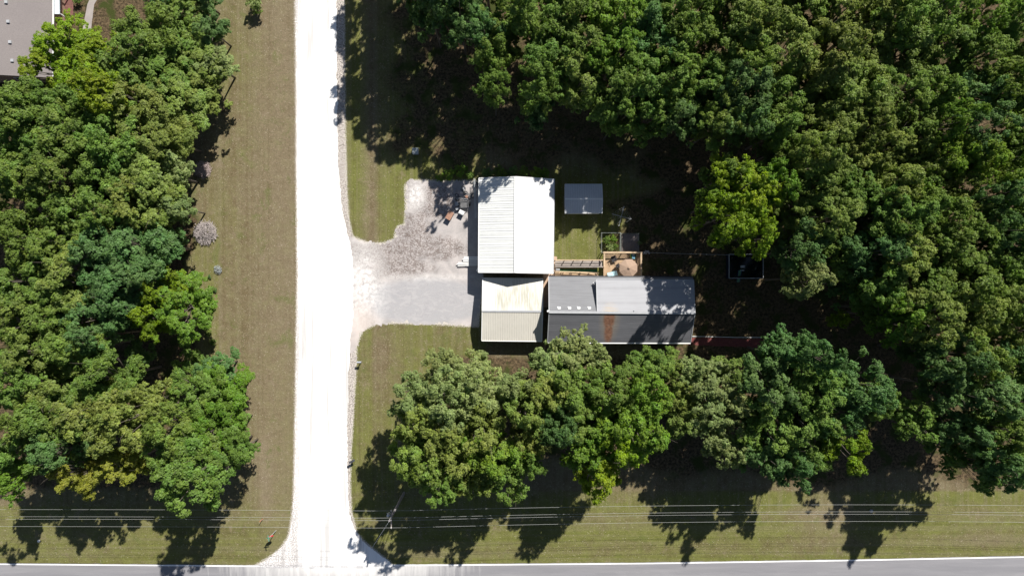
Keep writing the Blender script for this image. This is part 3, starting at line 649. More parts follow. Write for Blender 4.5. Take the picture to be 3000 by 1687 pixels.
# garden pens behind the deck
M_WIRE = simple('dull_wire', (.25, .27, .25), .5, .1, 3)
def pen(label, xa, xb, ya, yb, h, m, mid=False):
    a = P(xa, ya, h); b_ = P(xb, yb, h); root = empty('wire_fence', ((a.x+b_.x)/2, (a.y+b_.y)/2, 0), 0, label, 'fence')
    for x in (a.x, b_.x):
        for y in (a.y, b_.y): put(MB().box((x, y, h/2), (.07, .07, h)).build('post', m, root))
    mb = MB(); 
    for zz in (h-.02, h*.5, .1):
        for (p0, p1) in (((a.x, a.y), (b_.x, a.y)), ((b_.x, a.y), (b_.x, b_.y)), ((b_.x, b_.y), (a.x, b_.y)), ((a.x, b_.y), (a.x, a.y))):
            mb.bar((*p0, zz), (*p1, zz), .03 if zz > h*.6 else .012)
    n = 12
    for i in range(1, n):
        x = a.x+(b_.x-a.x)*i/n; y = a.y+(b_.y-a.y)*i/n
        for yy in (a.y, b_.y): mb.bar((x, yy, .05), (x, yy, h-.04), .008)
        for xx in (a.x, b_.x): mb.bar((xx, y, .05), (xx, y, h-.04), .008)
    put(mb.build('wire_panel', m, root)); return root
pen('thin wire fence around the overgrown garden bed north of the deck', 1763, 1818, 682, 739, 1.1, M_WIRE)
pen('thin wire fence around the grey board platform north of the deck', 1819.5, 1872, 684, 739, 1.1, M_WIRE)
a = P(1821, 687, .3); b_ = P(1871, 738, .3); root = empty('wooden_platform', ((a.x+b_.x)/2, (a.y+b_.y)/2, 0), 0, 'square platform of weathered grey-brown boards behind the deck', 'platform')
mb = MB(); x = a.x+.06; r = random.Random(9)
while x < b_.x: mb.box((x, (a.y+b_.y)/2+r.uniform(-.02, .02), .3+r.uniform(-.006, .006)), (.11, a.y-b_.y, .03)); x += .125
put(mb.build('boards', M_GREYWY, root)); put(MB().box(((a.x+b_.x)/2, (a.y+b_.y)/2, .14), (b_.x-a.x-.1, a.y-b_.y-.1, .26)).build('frame', M_GREYW, root))
mb = MB()
for i in range(26):
    q = P(r.uniform(1846, 1872), r.uniform(708, 738), .36); an = r.uniform(0, 6.3); l = r.uniform(.2, .6)
    mb.tube([q, q+Vector((cos(an)*l*.5, sin(an)*l*.5, .12)), q+Vector((cos(an+.4)*l, sin(an+.4)*l, .04))], [.015, .012, .006], 5)
o = mb.build('dead_vines', simple('dry_vine', (.36, .28, .2), .9, .2, 3)); tag(o, 'dry pale vine stems lying over the corner of the grey board platform', 'dead vines')

# rotary clothes dryer
q = P(1820.5, 634, 2.0); cd = empty('clothes_dryer', (q.x, q.y, 0), 0, 'rotary clothes dryer with four thin bare metal arms on the shaded lawn', 'clothes dryer')
M_GALV = simple('galvanised_pipe', (.50, .52, .54), .4, .12, 3, metal=.3)
MB().tube([(0, 0, 0), (0, 0, 2.0)], .03).build('pole', M_GALV, cd)
for an, l in ((R(75), 1.35), (R(165), 1.25), (R(255), 1.3), (R(345), 1.35)): MB().tube([(0, 0, 1.9), (cos(an)*l, sin(an)*l, 2.0)], .022, 6).build('arm', M_GALV, cd)
mb = MB()
for f in (.5, .75, .98):
    pp = [(cos(an)*l*f, sin(an)*l*f, 1.9+.1*f) for an, l in ((R(75), 1.35), (R(165), 1.25), (R(255), 1.3), (R(345), 1.35))]
    for i in range(4): mb.bar(pp[i], pp[(i+1) % 4], .006)
mb.build('line', M_GALV, cd)

# pool with a white rim and ladder
pa = P(2136, 745, 1.2); pb = P(2236, 815, 1.2)
pool = empty('pool', ((pa.x+pb.x)/2, (pa.y+pb.y)/2, 0), 0, 'rectangular above-ground pool with white rim and dark water under the trees', 'pool')
put(MB().tube([(pa.x, pa.y, 1.2), (pb.x, pa.y, 1.2)], .055).tube([(pb.x, pa.y, 1.2), (pb.x, pb.y, 1.2)], .055).tube([(pb.x, pb.y, 1.2), (pa.x, pb.y, 1.2)], .055).tube([(pa.x, pb.y, 1.2), (pa.x, pa.y, 1.2)], .06).build('rim', M_TRIMG, pool))  # white rim coloured grey, tree shade put into its colour
M_NAVY = simple('navy_vinyl', (.012, .02, .04), .5, .2, 2)
mb = MB(); 
for (xa, ya, xb, yb_) in ((pa.x, pa.y, pb.x, pa.y), (pb.x, pa.y, pb.x, pb.y), (pb.x, pb.y, pa.x, pb.y), (pa.x, pb.y, pa.x, pa.y)): mb.bar((xa, ya, .6), (xb, yb_, .6), .05, 1.12)
put(mb.build('wall', M_NAVY, pool))
m, nt, b = mat('dark_pool_water'); b.inputs['Base Color'].default_value = (.006, .009, .01, 1); b.inputs['Roughness'].default_value = .12; bump(nt, b, noise(nt, pos(nt), 3, 3), .1, .02)
put(MB().box(((pa.x+pb.x)/2, (pa.y+pb.y)/2, .5), (pb.x-pa.x-.06, pa.y-pb.y-.06, .98)).build('water', m, pool))
M_GRNL = simple('dull_green_plastic', (.09, .22, .14), .6, .15, 4)
t0 = P(2168, 792, 1.75); b0 = P(2162.5, 826, .1)
put(MB().bar(t0, b0, .30, .06).build('ladder', M_GRNL, pool))
mb = MB()
for k in (-1, 1): mb.tube([t0+Vector((k*.2, 0, .02)), b0+Vector((k*.2, 0, .02))], .03, 6)
put(mb.build('ladder_rail', simple('blue_plastic', (.03, .06, .16), .5, .1, 3), pool))
mb = MB(); 
for k, (xx, yy, z) in enumerate(((2174, 792, 1.72), (2176, 783, 1.5), (2176, 779, 1.35))): q = P(xx, yy, z); mb.box(q, (.55, .09, .05))
put(mb.build('step', M_WHITE, pool))
# thin white edging along the mulch
mb = MB(); pts = [P(x, y, .08) for x, y in ((2028, 985), (2080, 986), (2150, 988), (2220, 988), (2260, 990), (2338, 991))]
for i in range(5): mb.bar(pts[i], pts[i+1], .07, .1)
tag(mb.build('garden_edging', M_WHITE), 'thin white garden edging running east from the long house', 'garden edging')
mb = MB().tube([P(1872, 739, 1.6), P(1950, 742, 1.5), P(2030, 744, 1.5), P(2135, 747, 1.4)], .012, 5); tag(mb.build('washing_line', M_WHITE), 'thin pale line strung from the deck corner towards the pool', 'line')
r = random.Random(21); mb = MB()
for i in range(9):
    q = P(r.uniform(1884, 1902), r.uniform(735, 742), r.uniform(.15, .35)); mb.box(q, (r.uniform(.15, .35), r.uniform(.1, .25), .12), r.uniform(0, 3), r.uniform(-.4, .4))
tag(mb.build('firewood_pile', simple('pale_split_wood', (.42, .40, .37), .9, .2, 3)), 'little pile of pale split wood at the deck corner', 'firewood')

# ------------------------------------------------------------------ things on the gravel pad
M_RUST = simple('rusty_brown_steel', (.30, .17, .12), .8, .35, 3, fine=14); M_BLK = simple('black_rubber', (.028, .028, .03), .85, .2, 6)
M_DST = simple('dusty_dark_steel', (.11, .11, .115), .6, .4, 5); M_GRYM = simple('dull_grey_steel', (.32, .33, .35), .5, .2, 4)
q = P(1317.0, 631.5, .75); o = empty('chest', (q.x, q.y, 0), R(-31), 'brown rust-topped steel chest standing askew on the gravel pad', 'chest')
MB().box((0, 0, .37), (.68, 1.06, .72)).build('body', M_DST, o, bevel=.02); MB().box((0, 0, .755), (.73, 1.12, .05)).build('lid', M_RUST, o, bevel=.012)
q = P(1352, 622.5, .75); o = empty('freezer', (q.x, q.y, 0), R(-28), 'small white lidded freezer beside the brown chest on the gravel pad', 'freezer')
MB().box((0, 0, .35), (.66, .54, .68)).build('body', M_GRYM, o, bevel=.02); MB().box((0, .06, .715), (.70, .44, .05)).build('lid', M_WHITE, o, bevel=.012); MB().box((0, -.22, .71), (.70, .1, .045)).build('trim', M_GRYM, o, bevel=.01)
# utility trailer frame
q = P(1359, 598, .5); tr = empty('utility_trailer', (q.x, q.y, 0), R(4), 'black open utility trailer among the scrap beside the workshop', 'trailer')
MB().box((0, 0, .48), (1.15, .92, .04)).build('bed', M_DST, tr)
mb = MB()
for (xa, ya, xb, yb_) in ((-.6, .5, .6, .5), (.6, .5, .6, -.5), (.6, -.5, -.6, -.5), (-.6, -.5, -.6, .5)): mb.bar((xa, ya, .8), (xb, yb_, .8), .05); mb.bar((xa, ya, .5), (xb, yb_, .5), .06)
for x in (-.6, .6):
    for y in (-.5, .5): mb.bar((x, y, .5), (x, y, .8), .05)
mb.build('side_frame', M_DTRIM, tr); MB().bar((0, .5, .45), (.15, 1.5, .4), .07).build('tongue', M_DTRIM, tr)
for s_ in (-1, 1):
    w = MB().torus((s_*.72, 0, .3), .22, .075, Matrix.Rotation(pi/2, 3, 'Y')).build('wheel', M_BLK, tr, True); MB().tube([(s_*.70, 0, .3), (s_*.76, 0, .3)], .15, 12).build('rim', M_GRYM, w)
# tyres and wheel rims
def tyre(px, py, z, label, rim=True, rr=.27):
    q = P(px, py, z); o = MB().torus((0, 0, 0), rr, .085).build('tyre', M_DST, None, True); o.location = q
    tag(o, label, 'tyre', 'loose tyres on the gravel pad')
    if rim: MB().tube([(0, 0, -.05), (0, 0, .04)], .15, 12).build('rim', M_GRYM, o)
tyre(1357, 552, .13, 'loose tyre nearest the north edge of the gravel pad'); tyre(1364, 566.5, .3, 'loose tyre leaning at the head of the black trailer', False, .25)
tyre(1340, 581, .13, 'lower loose tyre of the pair on the wheel rack', True); tyre(1338, 574, .13, 'upper loose tyre of the pair on the wheel rack', True, .24)
tyre(1394, 540, .13, 'loose tyre lying at the workshop wall', False, .27)
mb = MB(); 
for k in range(5): a = P(1334+k*4, 551+(k % 2)*2, .25); mb.bar(a, a+Vector((.05, -.32, .1)), .05)
a = P(1330, 553, .2); mb.bar(a, P(1354, 549, .3), .06, .04); a = P(1331, 571, .2); mb.bar(P(1331, 555, .2), P(1330, 590, .2), .06, .05)
mb.bar(P(1330, 580, .35), P(1371, 583, .35), .06, .05); mb.bar(P(1346, 574, .3), P(1362, 571, .3), .05); mb.bar(P(1348, 575, .3), P(1348, 584, .3), .05)
tag(mb.build('scrap_rack', M_GRYM), 'tangle of grey scrap rails and bars north of the black trailer', 'scrap rack')
q = P(1367, 576, .3); mb = MB().box((q.x, q.y, .25), (.35, .3, .3), .5).box((q.x+.05, q.y-.12, .42), (.18, .2, .12), .2); tag(mb.build('engine_block', M_RUST, bevel=.02), 'rusty orange engine block beside the tyre at the trailer head', 'engine')
q = P(1339, 598, .2); o = MB().box((q.x, q.y, .3), (.42, .5, .55), .1).box((q.x, q.y, .59), (.46, .54, .03), .1).build('metal_cabinet', M_GRYM, bevel=.015); tag(o, 'grey steel cabinet on its side left of the trailer', 'cabinet')
q = P(1340, 611.5, .5); o = MB().box((q.x, q.y, .25), (.42, .25, .5), .35).box((q.x, q.y, .515), (.46, .28, .03), .35).build('toolbox', M_GRYM, bevel=.01); tag(o, 'narrow grey box between the brown chest and the trailer', 'box')
for px, py, lb in ((1342, 597, 'small white jug on the gravel in front of the grey cabinet'), (1376.5, 589.5, 'small white jug beside the trailer in the workshop shadow'), (1359, 558, 'small white jug beside the northern loose tyre')):
    q = P(px, py, .15); o = MB().tube([q-Vector((0, 0, .15)), q+Vector((0, 0, .08)), q+Vector((0, 0, .16))], [.1, .1, .03], 9).build('jug', M_WHITE, None, True); tag(o, lb, 'jug', 'white jugs in the scrap')
q = P(1379, 573.5, .4); mb = MB()
for (xa, ya, xb, yb_) in ((-.3, .3, .3, .35), (.3, .35, .35, -.3), (.35, -.3, -.25, -.3), (-.25, -.3, -.3, .3)): mb.bar((q.x+xa, q.y+ya, .4), (q.x+xb, q.y+yb_, .4), .04); mb.bar((q.x+xa, q.y+ya, 0), (q.x+xa, q.y+ya, .4), .04)
mb.box((q.x, q.y, .3), (.5, .5, .03)); tag(mb.build('metal_cart', M_DST), 'small dark metal cart between the scrap and the workshop wall', 'cart')
# long pipes on the wall
mb = MB().tube([P(1388.5, 523, 1.2), P(1392.5, 640, 1.2)], .05, 7).tube([P(1391.5, 524, 1.15), P(1395, 638, 1.15)], .03, 6)
for yy in (545, 585, 625): mb.bar(P(1389.5+(yy-545)*.03, yy, 1.13), P(1399, yy, 1.13), .04); mb.bar(P(1390.5, yy, 1.1), P(1390.5, yy, 0), .04)
tag(mb.build('pipe_rack', M_GALV), 'long steel pipe resting along the west wall of the workshop', 'pipe')
# white lumber / pipes sticking out from under the eave
for i, (ya, xl, w, lb) in enumerate(((752.5, 1360, .16, 'northernmost'), (757.5, 1356, .18, 'second from the north'), (762.5, 1357, .14, 'third from the north'), (768, 1342, .12, 'fourth and longer'), (772, 1338, .10, 'fifth and longest'), (776.5, 1341, .12, 'southernmost'))):
    a = P(xl, ya+1.5, .3); b_ = P(1412, ya, .3)
    o = MB().bar(a, b_, w, .07).bar(a+Vector((1.2, 0, .05)), b_+Vector((-.2, 0, .05)), w*.7, .03).build('white_board', M_WHITE)
    tag(o, f'white board jutting from under the workshop eave, {lb} of six' if i != 1 else 'white board jutting from under the workshop eave, second from the north of six', 'board', 'white boards under the workshop eave')
q = P(1400, 789, 2.2); o = MB().tube([q+Vector((.1, .12, 0)), q+Vector((-.15, -.2, -.1))], .11, 9).build('wall_lamp', M_WHITE); tag(o, 'white lamp fitting at the southwest corner of the workshop eave', 'lamp')
# loose dark rubble strip under garage corner
# ------------------------------------------------------------------ lawn and roadside items
q = P(1216.5, 442.5, .7); o = empty('utility_pedestal', (q.x, q.y, 0), 0, 'square pale grey utility box alone on the upper lawn', 'utility box')
MB().box((0, 0, .35), (.74, .74, .7)).build('cabinet', M_GRYM, o, bevel=.02); MB().box((0, 0, .725), (.8, .8, .05)).build('lid', simple('pale_grey_lid', (.42, .46, .45), .5, .12, 2), o, bevel=.015)
MB().box((-.03, 0, .755), (.02, .76, .012)).build('lid_seam', M_GRYM, o)
q = P(1051.5, 1061, 1.15); o = empty('mailbox', (q.x, q.y, 0), 0, 'grey rounded mailbox on a post where the driveway lawn meets the gravel road', 'mailbox')
mb = MB(); pr = [(-.11, 0), (.11, 0), (.11, .12)]+[(.11*cos(t), .12+.11*sin(t)) for t in (pi/5, 2*pi/5, 3*pi/5, 4*pi/5)]+[(-.11, .12)]; n = len(pr)
mb.add([(x, y, 1.0+z) for x in (-.27, .27) for y, z in pr], [tuple(range(n)), tuple(range(n, 2*n))[::-1]]+[(i, (i+1) % n, n+(i+1) % n, n+i) for i in range(n)])
mb.build('box', simple('grey_mailbox_metal', (.34, .37, .42), .4, .08, 3), o); MB().box((.1, 0, .5), (.09, .09, 1.0)).build('post', M_GREYW, o); MB().box((.05, -.13, 1.16), (.12, .02, .1)).build('flag', M_RUST, o)
q = P(1031, 1351, 1.0); o = empty('mailbox', (q.x, q.y, 0), R(27), 'dark brown oblong mailbox at the road edge beside the tree shadow', 'mailbox')
MB().box((0, 0, 1.0), (.78, .26, .22)).build('box', M_DTRIM, o, bevel=.03); MB().box((.05, 0, .45), (.1, .1, .9)).build('post', M_GREYW, o); MB().box((-.40, 0, 1.0), (.02, .22, .18)).build('door', M_DST, o)
# stop sign with street name blades
q = P(791, 1571, 2.3); bpt = P(0, 0); ss = empty('stop_sign', (q.x, q.y, 0), R(10), 'red octagonal stop sign on a post with green street name blades at the road mouth', 'sign')
MB().box((0, 0, 1.3), (.06, .06, 2.6)).build('post', M_GALV, ss)
M_RED = simple('sign_red', (.55, .03, .04), .5, .06, 2); M_GRN = simple('sign_green', (.02, .22, .13), .5, .06, 2)
mb = MB(); oc = [(.38*cos(pi/8+i*pi/4), .38*sin(pi/8+i*pi/4)) for i in range(8)]
mb.add([(x, -.05, 2.05+z) for x, z in oc]+[(x, -.035, 2.05+z) for x, z in oc], [tuple(range(8)), tuple(range(8, 16))[::-1]]+[(i, (i+1) % 8, 8+(i+1) % 8, 8+i) for i in range(8)])
pl = mb.build('sign_face', M_RED, ss)
def text(s, size, loc, rot, m, parent):
    cu = bpy.data.curves.new('lettering', 'FONT'); cu.body = s; cu.size = size; cu.align_x = 'CENTER'; cu.align_y = 'CENTER'; cu.extrude = .003
    ob = bpy.data.objects.new('lettering', cu); me = bpy.data.meshes.new_from_object(ob); bpy.data.objects.remove(ob)
    o = bpy.data.objects.new('lettering', me); C.objects.link(o); me.materials.append(m); o.location = loc; o.rotation_euler = rot; o.parent = parent; return o
text('STOP', .27, (0, -.054, 2.05), (pi/2, 0, 0), M_WHITE, pl)
MB().bar((-.35, .0, 2.66), (.35, .0, 2.66), .03, .16).build('name_blade', M_GRN, ss, bevel=.004); MB().bar((0, -.38, 2.84), (0, .38, 2.84), .03, .16).build('name_blade', simple('sign_green_sheen', (.05, .30, .25), .4, .06, 2), ss, bevel=.004)
# leaning orange marker
q = P(771, 1516, 1.0); q2 = P(764, 1526, .9); o = empty('utility_marker', (P(770, 1520).x, P(770, 1520).y, 0), 0, 'small orange marker post in the grass under the power lines', 'marker post')
MB().tube([(0, 0, 0), (.05, .12, 1.15)], .035, 8).build('post', simple('orange_plastic', (.62, .15, .08), .5, .1, 3), o); MB().box((.04, .08, .85), (.22, .03, .5), .9).build('plate', simple('salmon_plate', (.62, .25, .18), .5, .1, 3), o)
# white thing in the verge
q = P(113, 1584, .12); o = MB().tube([q-Vector((0, 0, .12)), q, q+Vector((0, 0, .1))], [.16, .2, .05], 9).build('water_valve', M_WHITE, None, True); tag(o, 'small white cap in the verge grass at the western edge', 'cap')
q = P(2553, 1496, .2); o = MB().tube([q-Vector((0, 0, .2)), q, q+Vector((0, 0, .1))], [.2, .24, .05], 9).build('water_valve', M_TRIMG, None, True); tag(o, 'small grey cap under the power lines near the eastern trees', 'cap')

# ------------------------------------------------------------------ utility pole and wires
PZ = 10.6
tp = P(1143, 1520, 10.3); M_POLE = wood('weathered_pole', (.26, .245, .25), 2)
up_ = empty('utility_pole', (tp.x, tp.y, 0), 0, 'grey wooden utility pole with a crossarm beside the gravel road', 'utility pole')
MB().tube([(0, 0, 0), (0, 0, 5), (0, 0, 10.9)], [.17, .15, .11], 12).build('pole', M_POLE, up_)
arm = MB().box((.14, 0, 10.3), (.11, 2.2, .13)).build('crossarm', M_GREYW, up_)
MB().bar((.12, .7, 10.25), (.08, .1, 9.6), .04, .02).bar((.12, -.7, 10.25), (.08, -.1, 9.6), .04, .02).build('brace', M_GALV, up_)
MB().tube([(-.35, .25, 9.0), (-.35, .25, 9.8)], .17, 10).build('transformer', M_GALV, up_)
MB().bar((0, 0, 9.4), (-.55, .45, 9.4), .06).build('bracket', M_GALV, up_)
wy = [P(1142, y, PZ).y for y in (1496, 1517, 1524.5, 1546)]
for y in wy: MB().tube([(.14, y-tp.y, 10.36), (.14, y-tp.y, 10.5), (.14, y-tp.y, 10.6)], [.04, .06, .03], 8).build('insulator', M_WHITE, up_)
g0 = Vector((0, -.1, 9.9)); g1 = P(1088, 1607, 0)-Vector((tp.x, tp.y, 0)); MB().tube([g0, g1], .022, 5).build('guy_wire', M_GALV, up_)
M_CABLE = simple('weathered_aluminium_cable', (.38, .39, .38), .5, .08, 2)
for i, (y, nm) in enumerate(zip(wy, ('northernmost', 'second from the north', 'third from the north', 'southernmost'))):
    pts = []
    for d in range(-90, 111, 4):
        if d < 0: z = 10.6-.55*(1-(1-min(1, -d/46.))**2)
        else: z = 10.6-2.3*(1-((d-55)/55.)**2)
        pts.append((tp.x+.14+d, y+(.0 if d < 0 else 0.), z))
    o = MB().tube(pts, .0115, 5).build('power_line', M_CABLE); tag(o, f'pale overhead power line along the paved road, {nm} of the four', 'power line', 'power lines along the paved road')

# ------------------------------------------------------------------ foliage
def leaf_mat(name, hue_noise=True):
    m, nt, b = mat(name); oi = N(nt, 'ShaderNodeObjectInfo'); a = N(nt, 'ShaderNodeAttribute', attribute_name='lv')
    base = oi.outputs['Color']
    hs = N(nt, 'ShaderNodeHueSaturation'); L(nt, base, hs.inputs['Color'])
    o = N(nt, 'ShaderNodeTexCoord').outputs['Object']; n1 = noise(nt, o, .35, 2)
    sp = N(nt, 'ShaderNodeSeparateColor'); L(nt, a.outputs['Color'], sp.inputs[0])
    L(nt, ma(nt, 'ADD', .472, ma(nt, 'ADD', ma(nt, 'MULTIPLY', sp.outputs[1], .03), ma(nt, 'MULTIPLY', n1, .03))), hs.inputs['Hue'])
    L(nt, ma(nt, 'ADD', .68, ma(nt, 'MULTIPLY', sp.outputs[0], .62)), hs.inputs['Value']); L(nt, ma(nt, 'ADD', 1.02, ma(nt, 'MULTIPLY', sp.outputs[2], .22)), hs.inputs['Saturation'])
    L(nt, hs.outputs[0], b.inputs['Base Color']); b.inputs['Roughness'].default_value = .55; b.inputs['Specular IOR Level'].default_value = .22
    tr = N(nt, 'ShaderNodeBsdfTranslucent'); 
    tc = N(nt, 'ShaderNodeMix', data_type='RGBA', blend_type='MULTIPLY'); tc.inputs[0].default_value = 1; L(nt, hs.outputs[0], tc.inputs[6]); tc.inputs[7].default_value = (1.3, 1.5, .5, 1); L(nt, tc.outputs[2], tr.inputs['Color'])
    mx = N(nt, 'ShaderNodeMixShader'); mx.inputs[0].default_value = .34; L(nt, b.outputs[0], mx.inputs[1]); L(nt, tr.outputs[0], mx.inputs[2])
    L(nt, mx.outputs[0], nt.nodes['Material Output'].inputs['Surface']); return m
M_LEAF = leaf_mat('tree_leaves')
M_BARK = simple('grey_brown_bark', (.13, .11, .09), .9, .35, 3, fine=20)

def leaf_mesh(name, centers, radii, seed, per, lsize, crad, ncl, zc, flat=.8):
    """centers/radii: lobes. Each lobe carries leafy tufts on its outside, each tuft many leaf faces"""
    g = np.random.default_rng(seed); nl = len(centers)
    cen = []; nrm = []; tint = []
    cc = centers.mean(0)
    for i in range(nl):
        k = max(6, int(ncl*(radii[i]/1.1)**2)); v = g.normal(size=(k, 3)); v /= np.linalg.norm(v, axis=1)[:, None]
        v[:, 2] = np.where(v[:, 2] < -.25, -v[:, 2], v[:, 2])
        rr = radii[i]*(.62+.45*g.random(k)); q = centers[i]+v*rr[:, None]*np.array([1, 1, flat]); cen.append(q); nrm.append(v)
        lt = g.normal(0, .16); tint.append(np.stack([np.full(k, lt)+g.normal(0, .10, k), np.full(k, g.random())], 1))
    cen = np.concatenate(cen); nrm = np.concatenate(nrm); tint = np.concatenate(tint); K = len(cen)
    n = K*per
    off = g.normal(size=(n, 3)); off /= np.linalg.norm(off, axis=1)[:, None]; off *= (crad*g.random(n)**.5)[:, None]; off[:, 2] *= .6
    pc = np.repeat(cen, per, 0)+off
    nn = np.repeat(nrm, per, 0)*.55+np.array([.04, .08, .75])+off/crad*.45+g.normal(size=(n, 3))*.33; nn /= np.linalg.norm(nn, axis=1)[:, None]
    t = g.normal(size=(n, 3)); t -= (t*nn).sum(1)[:, None]*nn; t /= np.linalg.norm(t, axis=1)[:, None]; bt = np.cross(nn, t)
    ls = lsize*(.65+.7*g.random(n)); a = (ls*.5)[:, None]*t; b_ = (ls*.30)[:, None]*bt
    dro = nn*(ls*.10)[:, None]
    V = np.stack([pc-a-dro, pc-b_+a*.1, pc+a-dro, pc+b_+a*.1], 1).reshape(-1, 3)
    me = bpy.data.meshes.new(name); me.vertices.add(4*n); me.vertices.foreach_set('co', V.ravel().astype(np.float32))
    me.loops.add(4*n); me.loops.foreach_set('vertex_index', np.arange(4*n, dtype=np.int32))
    me.polygons.add(n); me.polygons.foreach_set('loop_start', np.arange(0, 4*n, 4, dtype=np.int32)); me.polygons.foreach_set('loop_total', np.full(n, 4, dtype=np.int32))
    me.update()
    at = me.attributes.new('lv', 'FLOAT_COLOR', 'FACE'); col = np.ones((n, 4), np.float32)
    col[:, 0] = np.clip(.5+np.repeat(tint[:, 0], per)+g.normal(0, .16, n), 0, 1); col[:, 1] = np.clip(np.repeat(tint[:, 1], per)*.6+.4*g.random(n), 0, 1); col[:, 2] = g.random(n)
    at.data.foreach_set('color', col.ravel()); me.materials.append(M_LEAF)
    return me
# nominal tree: crown radius 4.2 m, height 15 m
R0, H0 = 4.2, 15.0
def lobes(seed, R_, zlo, zhi, sp=1.5, lr=(.42, .80), nb=17):
    """boughs spread over an uneven dome, each carrying a handful of leafy lobes"""
    g = np.random.default_rng(seed); ph = g.random(4)*6.28; bo = []; out = []; rad = []; tries = 0
    while len(bo) < nb and tries < 3000:
        tries += 1
        a = g.random()*6.283; u = g.random()**.5; mod = 1+.16*math.sin(2*a+ph[0])+.14*math.sin(3*a+ph[1])+.12*math.sin(5*a+ph[2])
        rr = u*(R_-.7)*mod; z = zlo+(zhi-zlo)*math.sqrt(max(0, 1-(u*.95)**2))+g.uniform(-2.1, .8)
        p = np.array([rr*math.cos(a), rr*math.sin(a), z])
        if all(math.hypot(p[0]-q[0], p[1]-q[1]) > sp*(.94+.18*g.random()) for q in bo): bo.append(p)
    for p in bo:
        n = g.integers(5, 10); w = g.uniform(.28, .46)*sp
        for k in range(n):
            q = p+np.array([g.normal(0, w), g.normal(0, w), g.normal(-.05, .35)]); d = math.hypot(q[0], q[1]); q[2] -= .25*max(0, d-math.hypot(p[0], p[1]))
            out.append(q); rad.append(g.uniform(*lr))
    for k in range(9):  # lower boughs
        a = g.random()*6.283; rr = R_*g.uniform(.15, .62); out.append(np.array([rr*math.cos(a), rr*math.sin(a), g.uniform(zlo-2.8, zlo-.3)])); rad.append(g.uniform(.7, 1.0))
    return np.array(out), np.array(rad)
VAR = []
for s_ in range(18):
    kind_ = s_ % 3; ce, ra = lobes(100+s_, R0, 9.0, 14.3, *(((1.85, (.48, .88), 13), (2.25, (.60, 1.12), 9), (1.5, (.40, .74), 18))[kind_]))
    g = np.random.default_rng(900+s_)
    inner = np.stack([g.normal(0, 1.5, 7), g.normal(0, 1.5, 7), g.uniform(7.5, 10.5, 7)], 1)
    me = leaf_mesh('crown', np.concatenate([ce, inner]), np.concatenate([ra, np.full(7, 1.2)]), 300+s_, (17, 20, 16)[kind_], (.26, .28, .22)[kind_], (.29, .34, .23)[kind_], (35, 29, 50)[kind_], None)
    # trunk and limbs
    mb = MB(); lean = g.normal(0, .25, 2)
    mb.tube([(0, 0, -.1), (lean[0]*.3, lean[1]*.3, 3), (lean[0], lean[1], 7), (lean[0]*1.2, lean[1]*1.2, 11)], [.26, .21, .17, .07], 9)
    for k in g.choice(len(ce), 16, replace=False):
        e = Vector(ce[k]); st = Vector((lean[0]*.9, lean[1]*.9, min(e.z-1.5, 5.5+g.random()*4))); md = st.lerp(e, .55)+Vector((0, 0, -.25)); mb.tube([st, md, e+Vector((0, 0, .35))], [.10, .06, .02], 5)
    for k in g.choice(len(ce), 3, replace=False):
        e = Vector(ce[k]); d_ = Vector((g.normal(0, .5), g.normal(0, .5), .5)); mb.tube([e, e+Vector((0, 0, ra[k]))+d_*.5, e+Vector((0, 0, ra[k]+.1))+d_*1.2], [.035, .022, .01], 4)
    to = mb.build('trunk', M_BARK, None, True); tm = to.data; bpy.data.objects.remove(to)
    VAR.append((me, tm, float(np.percentile(np.hypot(ce[:, 0], ce[:, 1])+ra*.8, 88))))
TONE = {'G': ((.148, .214, .062), 'mid green'), 'Y': ((.190, .258, .046), 'yellowish green'), 'O': ((.186, .232, .074), 'olive green'),
        'D': ((.114, .186, .072), 'deep green'), 'P': ((.234, .282, .124), 'pale dusty green'), 'B': ((.156, .236, .054), 'vivid green'), 'K': ((.23, .245, .062), 'ochre tinged')}
trng = random.Random(77)
ORD = ['first', 'second', 'third', 'fourth', 'fifth', 'sixth', 'seventh', 'eighth', 'ninth', 'tenth', 'eleventh', 'twelfth', 'thirteenth', 'fourteenth', 'fifteenth', 'sixteenth', 'seventeenth', 'eighteenth', 'nineteenth', 'twentieth']
def tree(x, y, r, tone, label, group, h=None, vi=None):
    """x,y,r: crown centre and radius in 2576-wide picture units"""
    if h is None:
        h = trng.uniform(15.8, 20.2)
        if 1200 < x < 1620 and y < 330: h = trng.uniform(15.8, 17.4)
        if 455 < x < 640 and y < 900: h = trng.uniform(9.0, 10.2)
        elif y < 900 and x < 640: h = float(np.interp(x, [200, 330, 400], [17.0, 14.0, 10.4]))+trng.uniform(-.6, .6)
    px, py, pr_ = x*1.16460, y*1.16460, r*1.16460
    zc = h*.86; q = P(px, py, zc); rad = pr_*S*(H-zc)/H
    i = trng.randrange(len(VAR)) if vi is None else vi; me, tm, rn = VAR[i]
    root = empty('broadleaf_tree', (q.x, q.y, 0), trng.uniform(0, 6.283), label, 'tree', group)
    k = rad*1.05/rn; root.scale = (k, k*trng.uniform(.94, 1.06), h/H0)
    c0 = TONE[tone][0]; f = trng.uniform(.9, 1.12)
    for nm, mm in (('crown', me), ('trunk', tm)):
        o = bpy.data.objects.new(nm, mm); C.objects.link(o); o.parent = root
        o.color = (c0[0]*f*trng.uniform(.93, 1.08), c0[1]*f, c0[2]*f, 1)
    return root
def rows(where, group, rws):
    for nm, lst in rws:
        lst = sorted(lst, key=lambda t: t[0])
        for i, t in enumerate(lst):
            x, y, r, tone = t[:4]; h = t[4] if len(t) > 4 else None
            place = (f'{ORD[i]} from left, {nm} {where}')
            tree(x, y, r, tone, f'{TONE[tone][1]} tree, {place}', group, h)
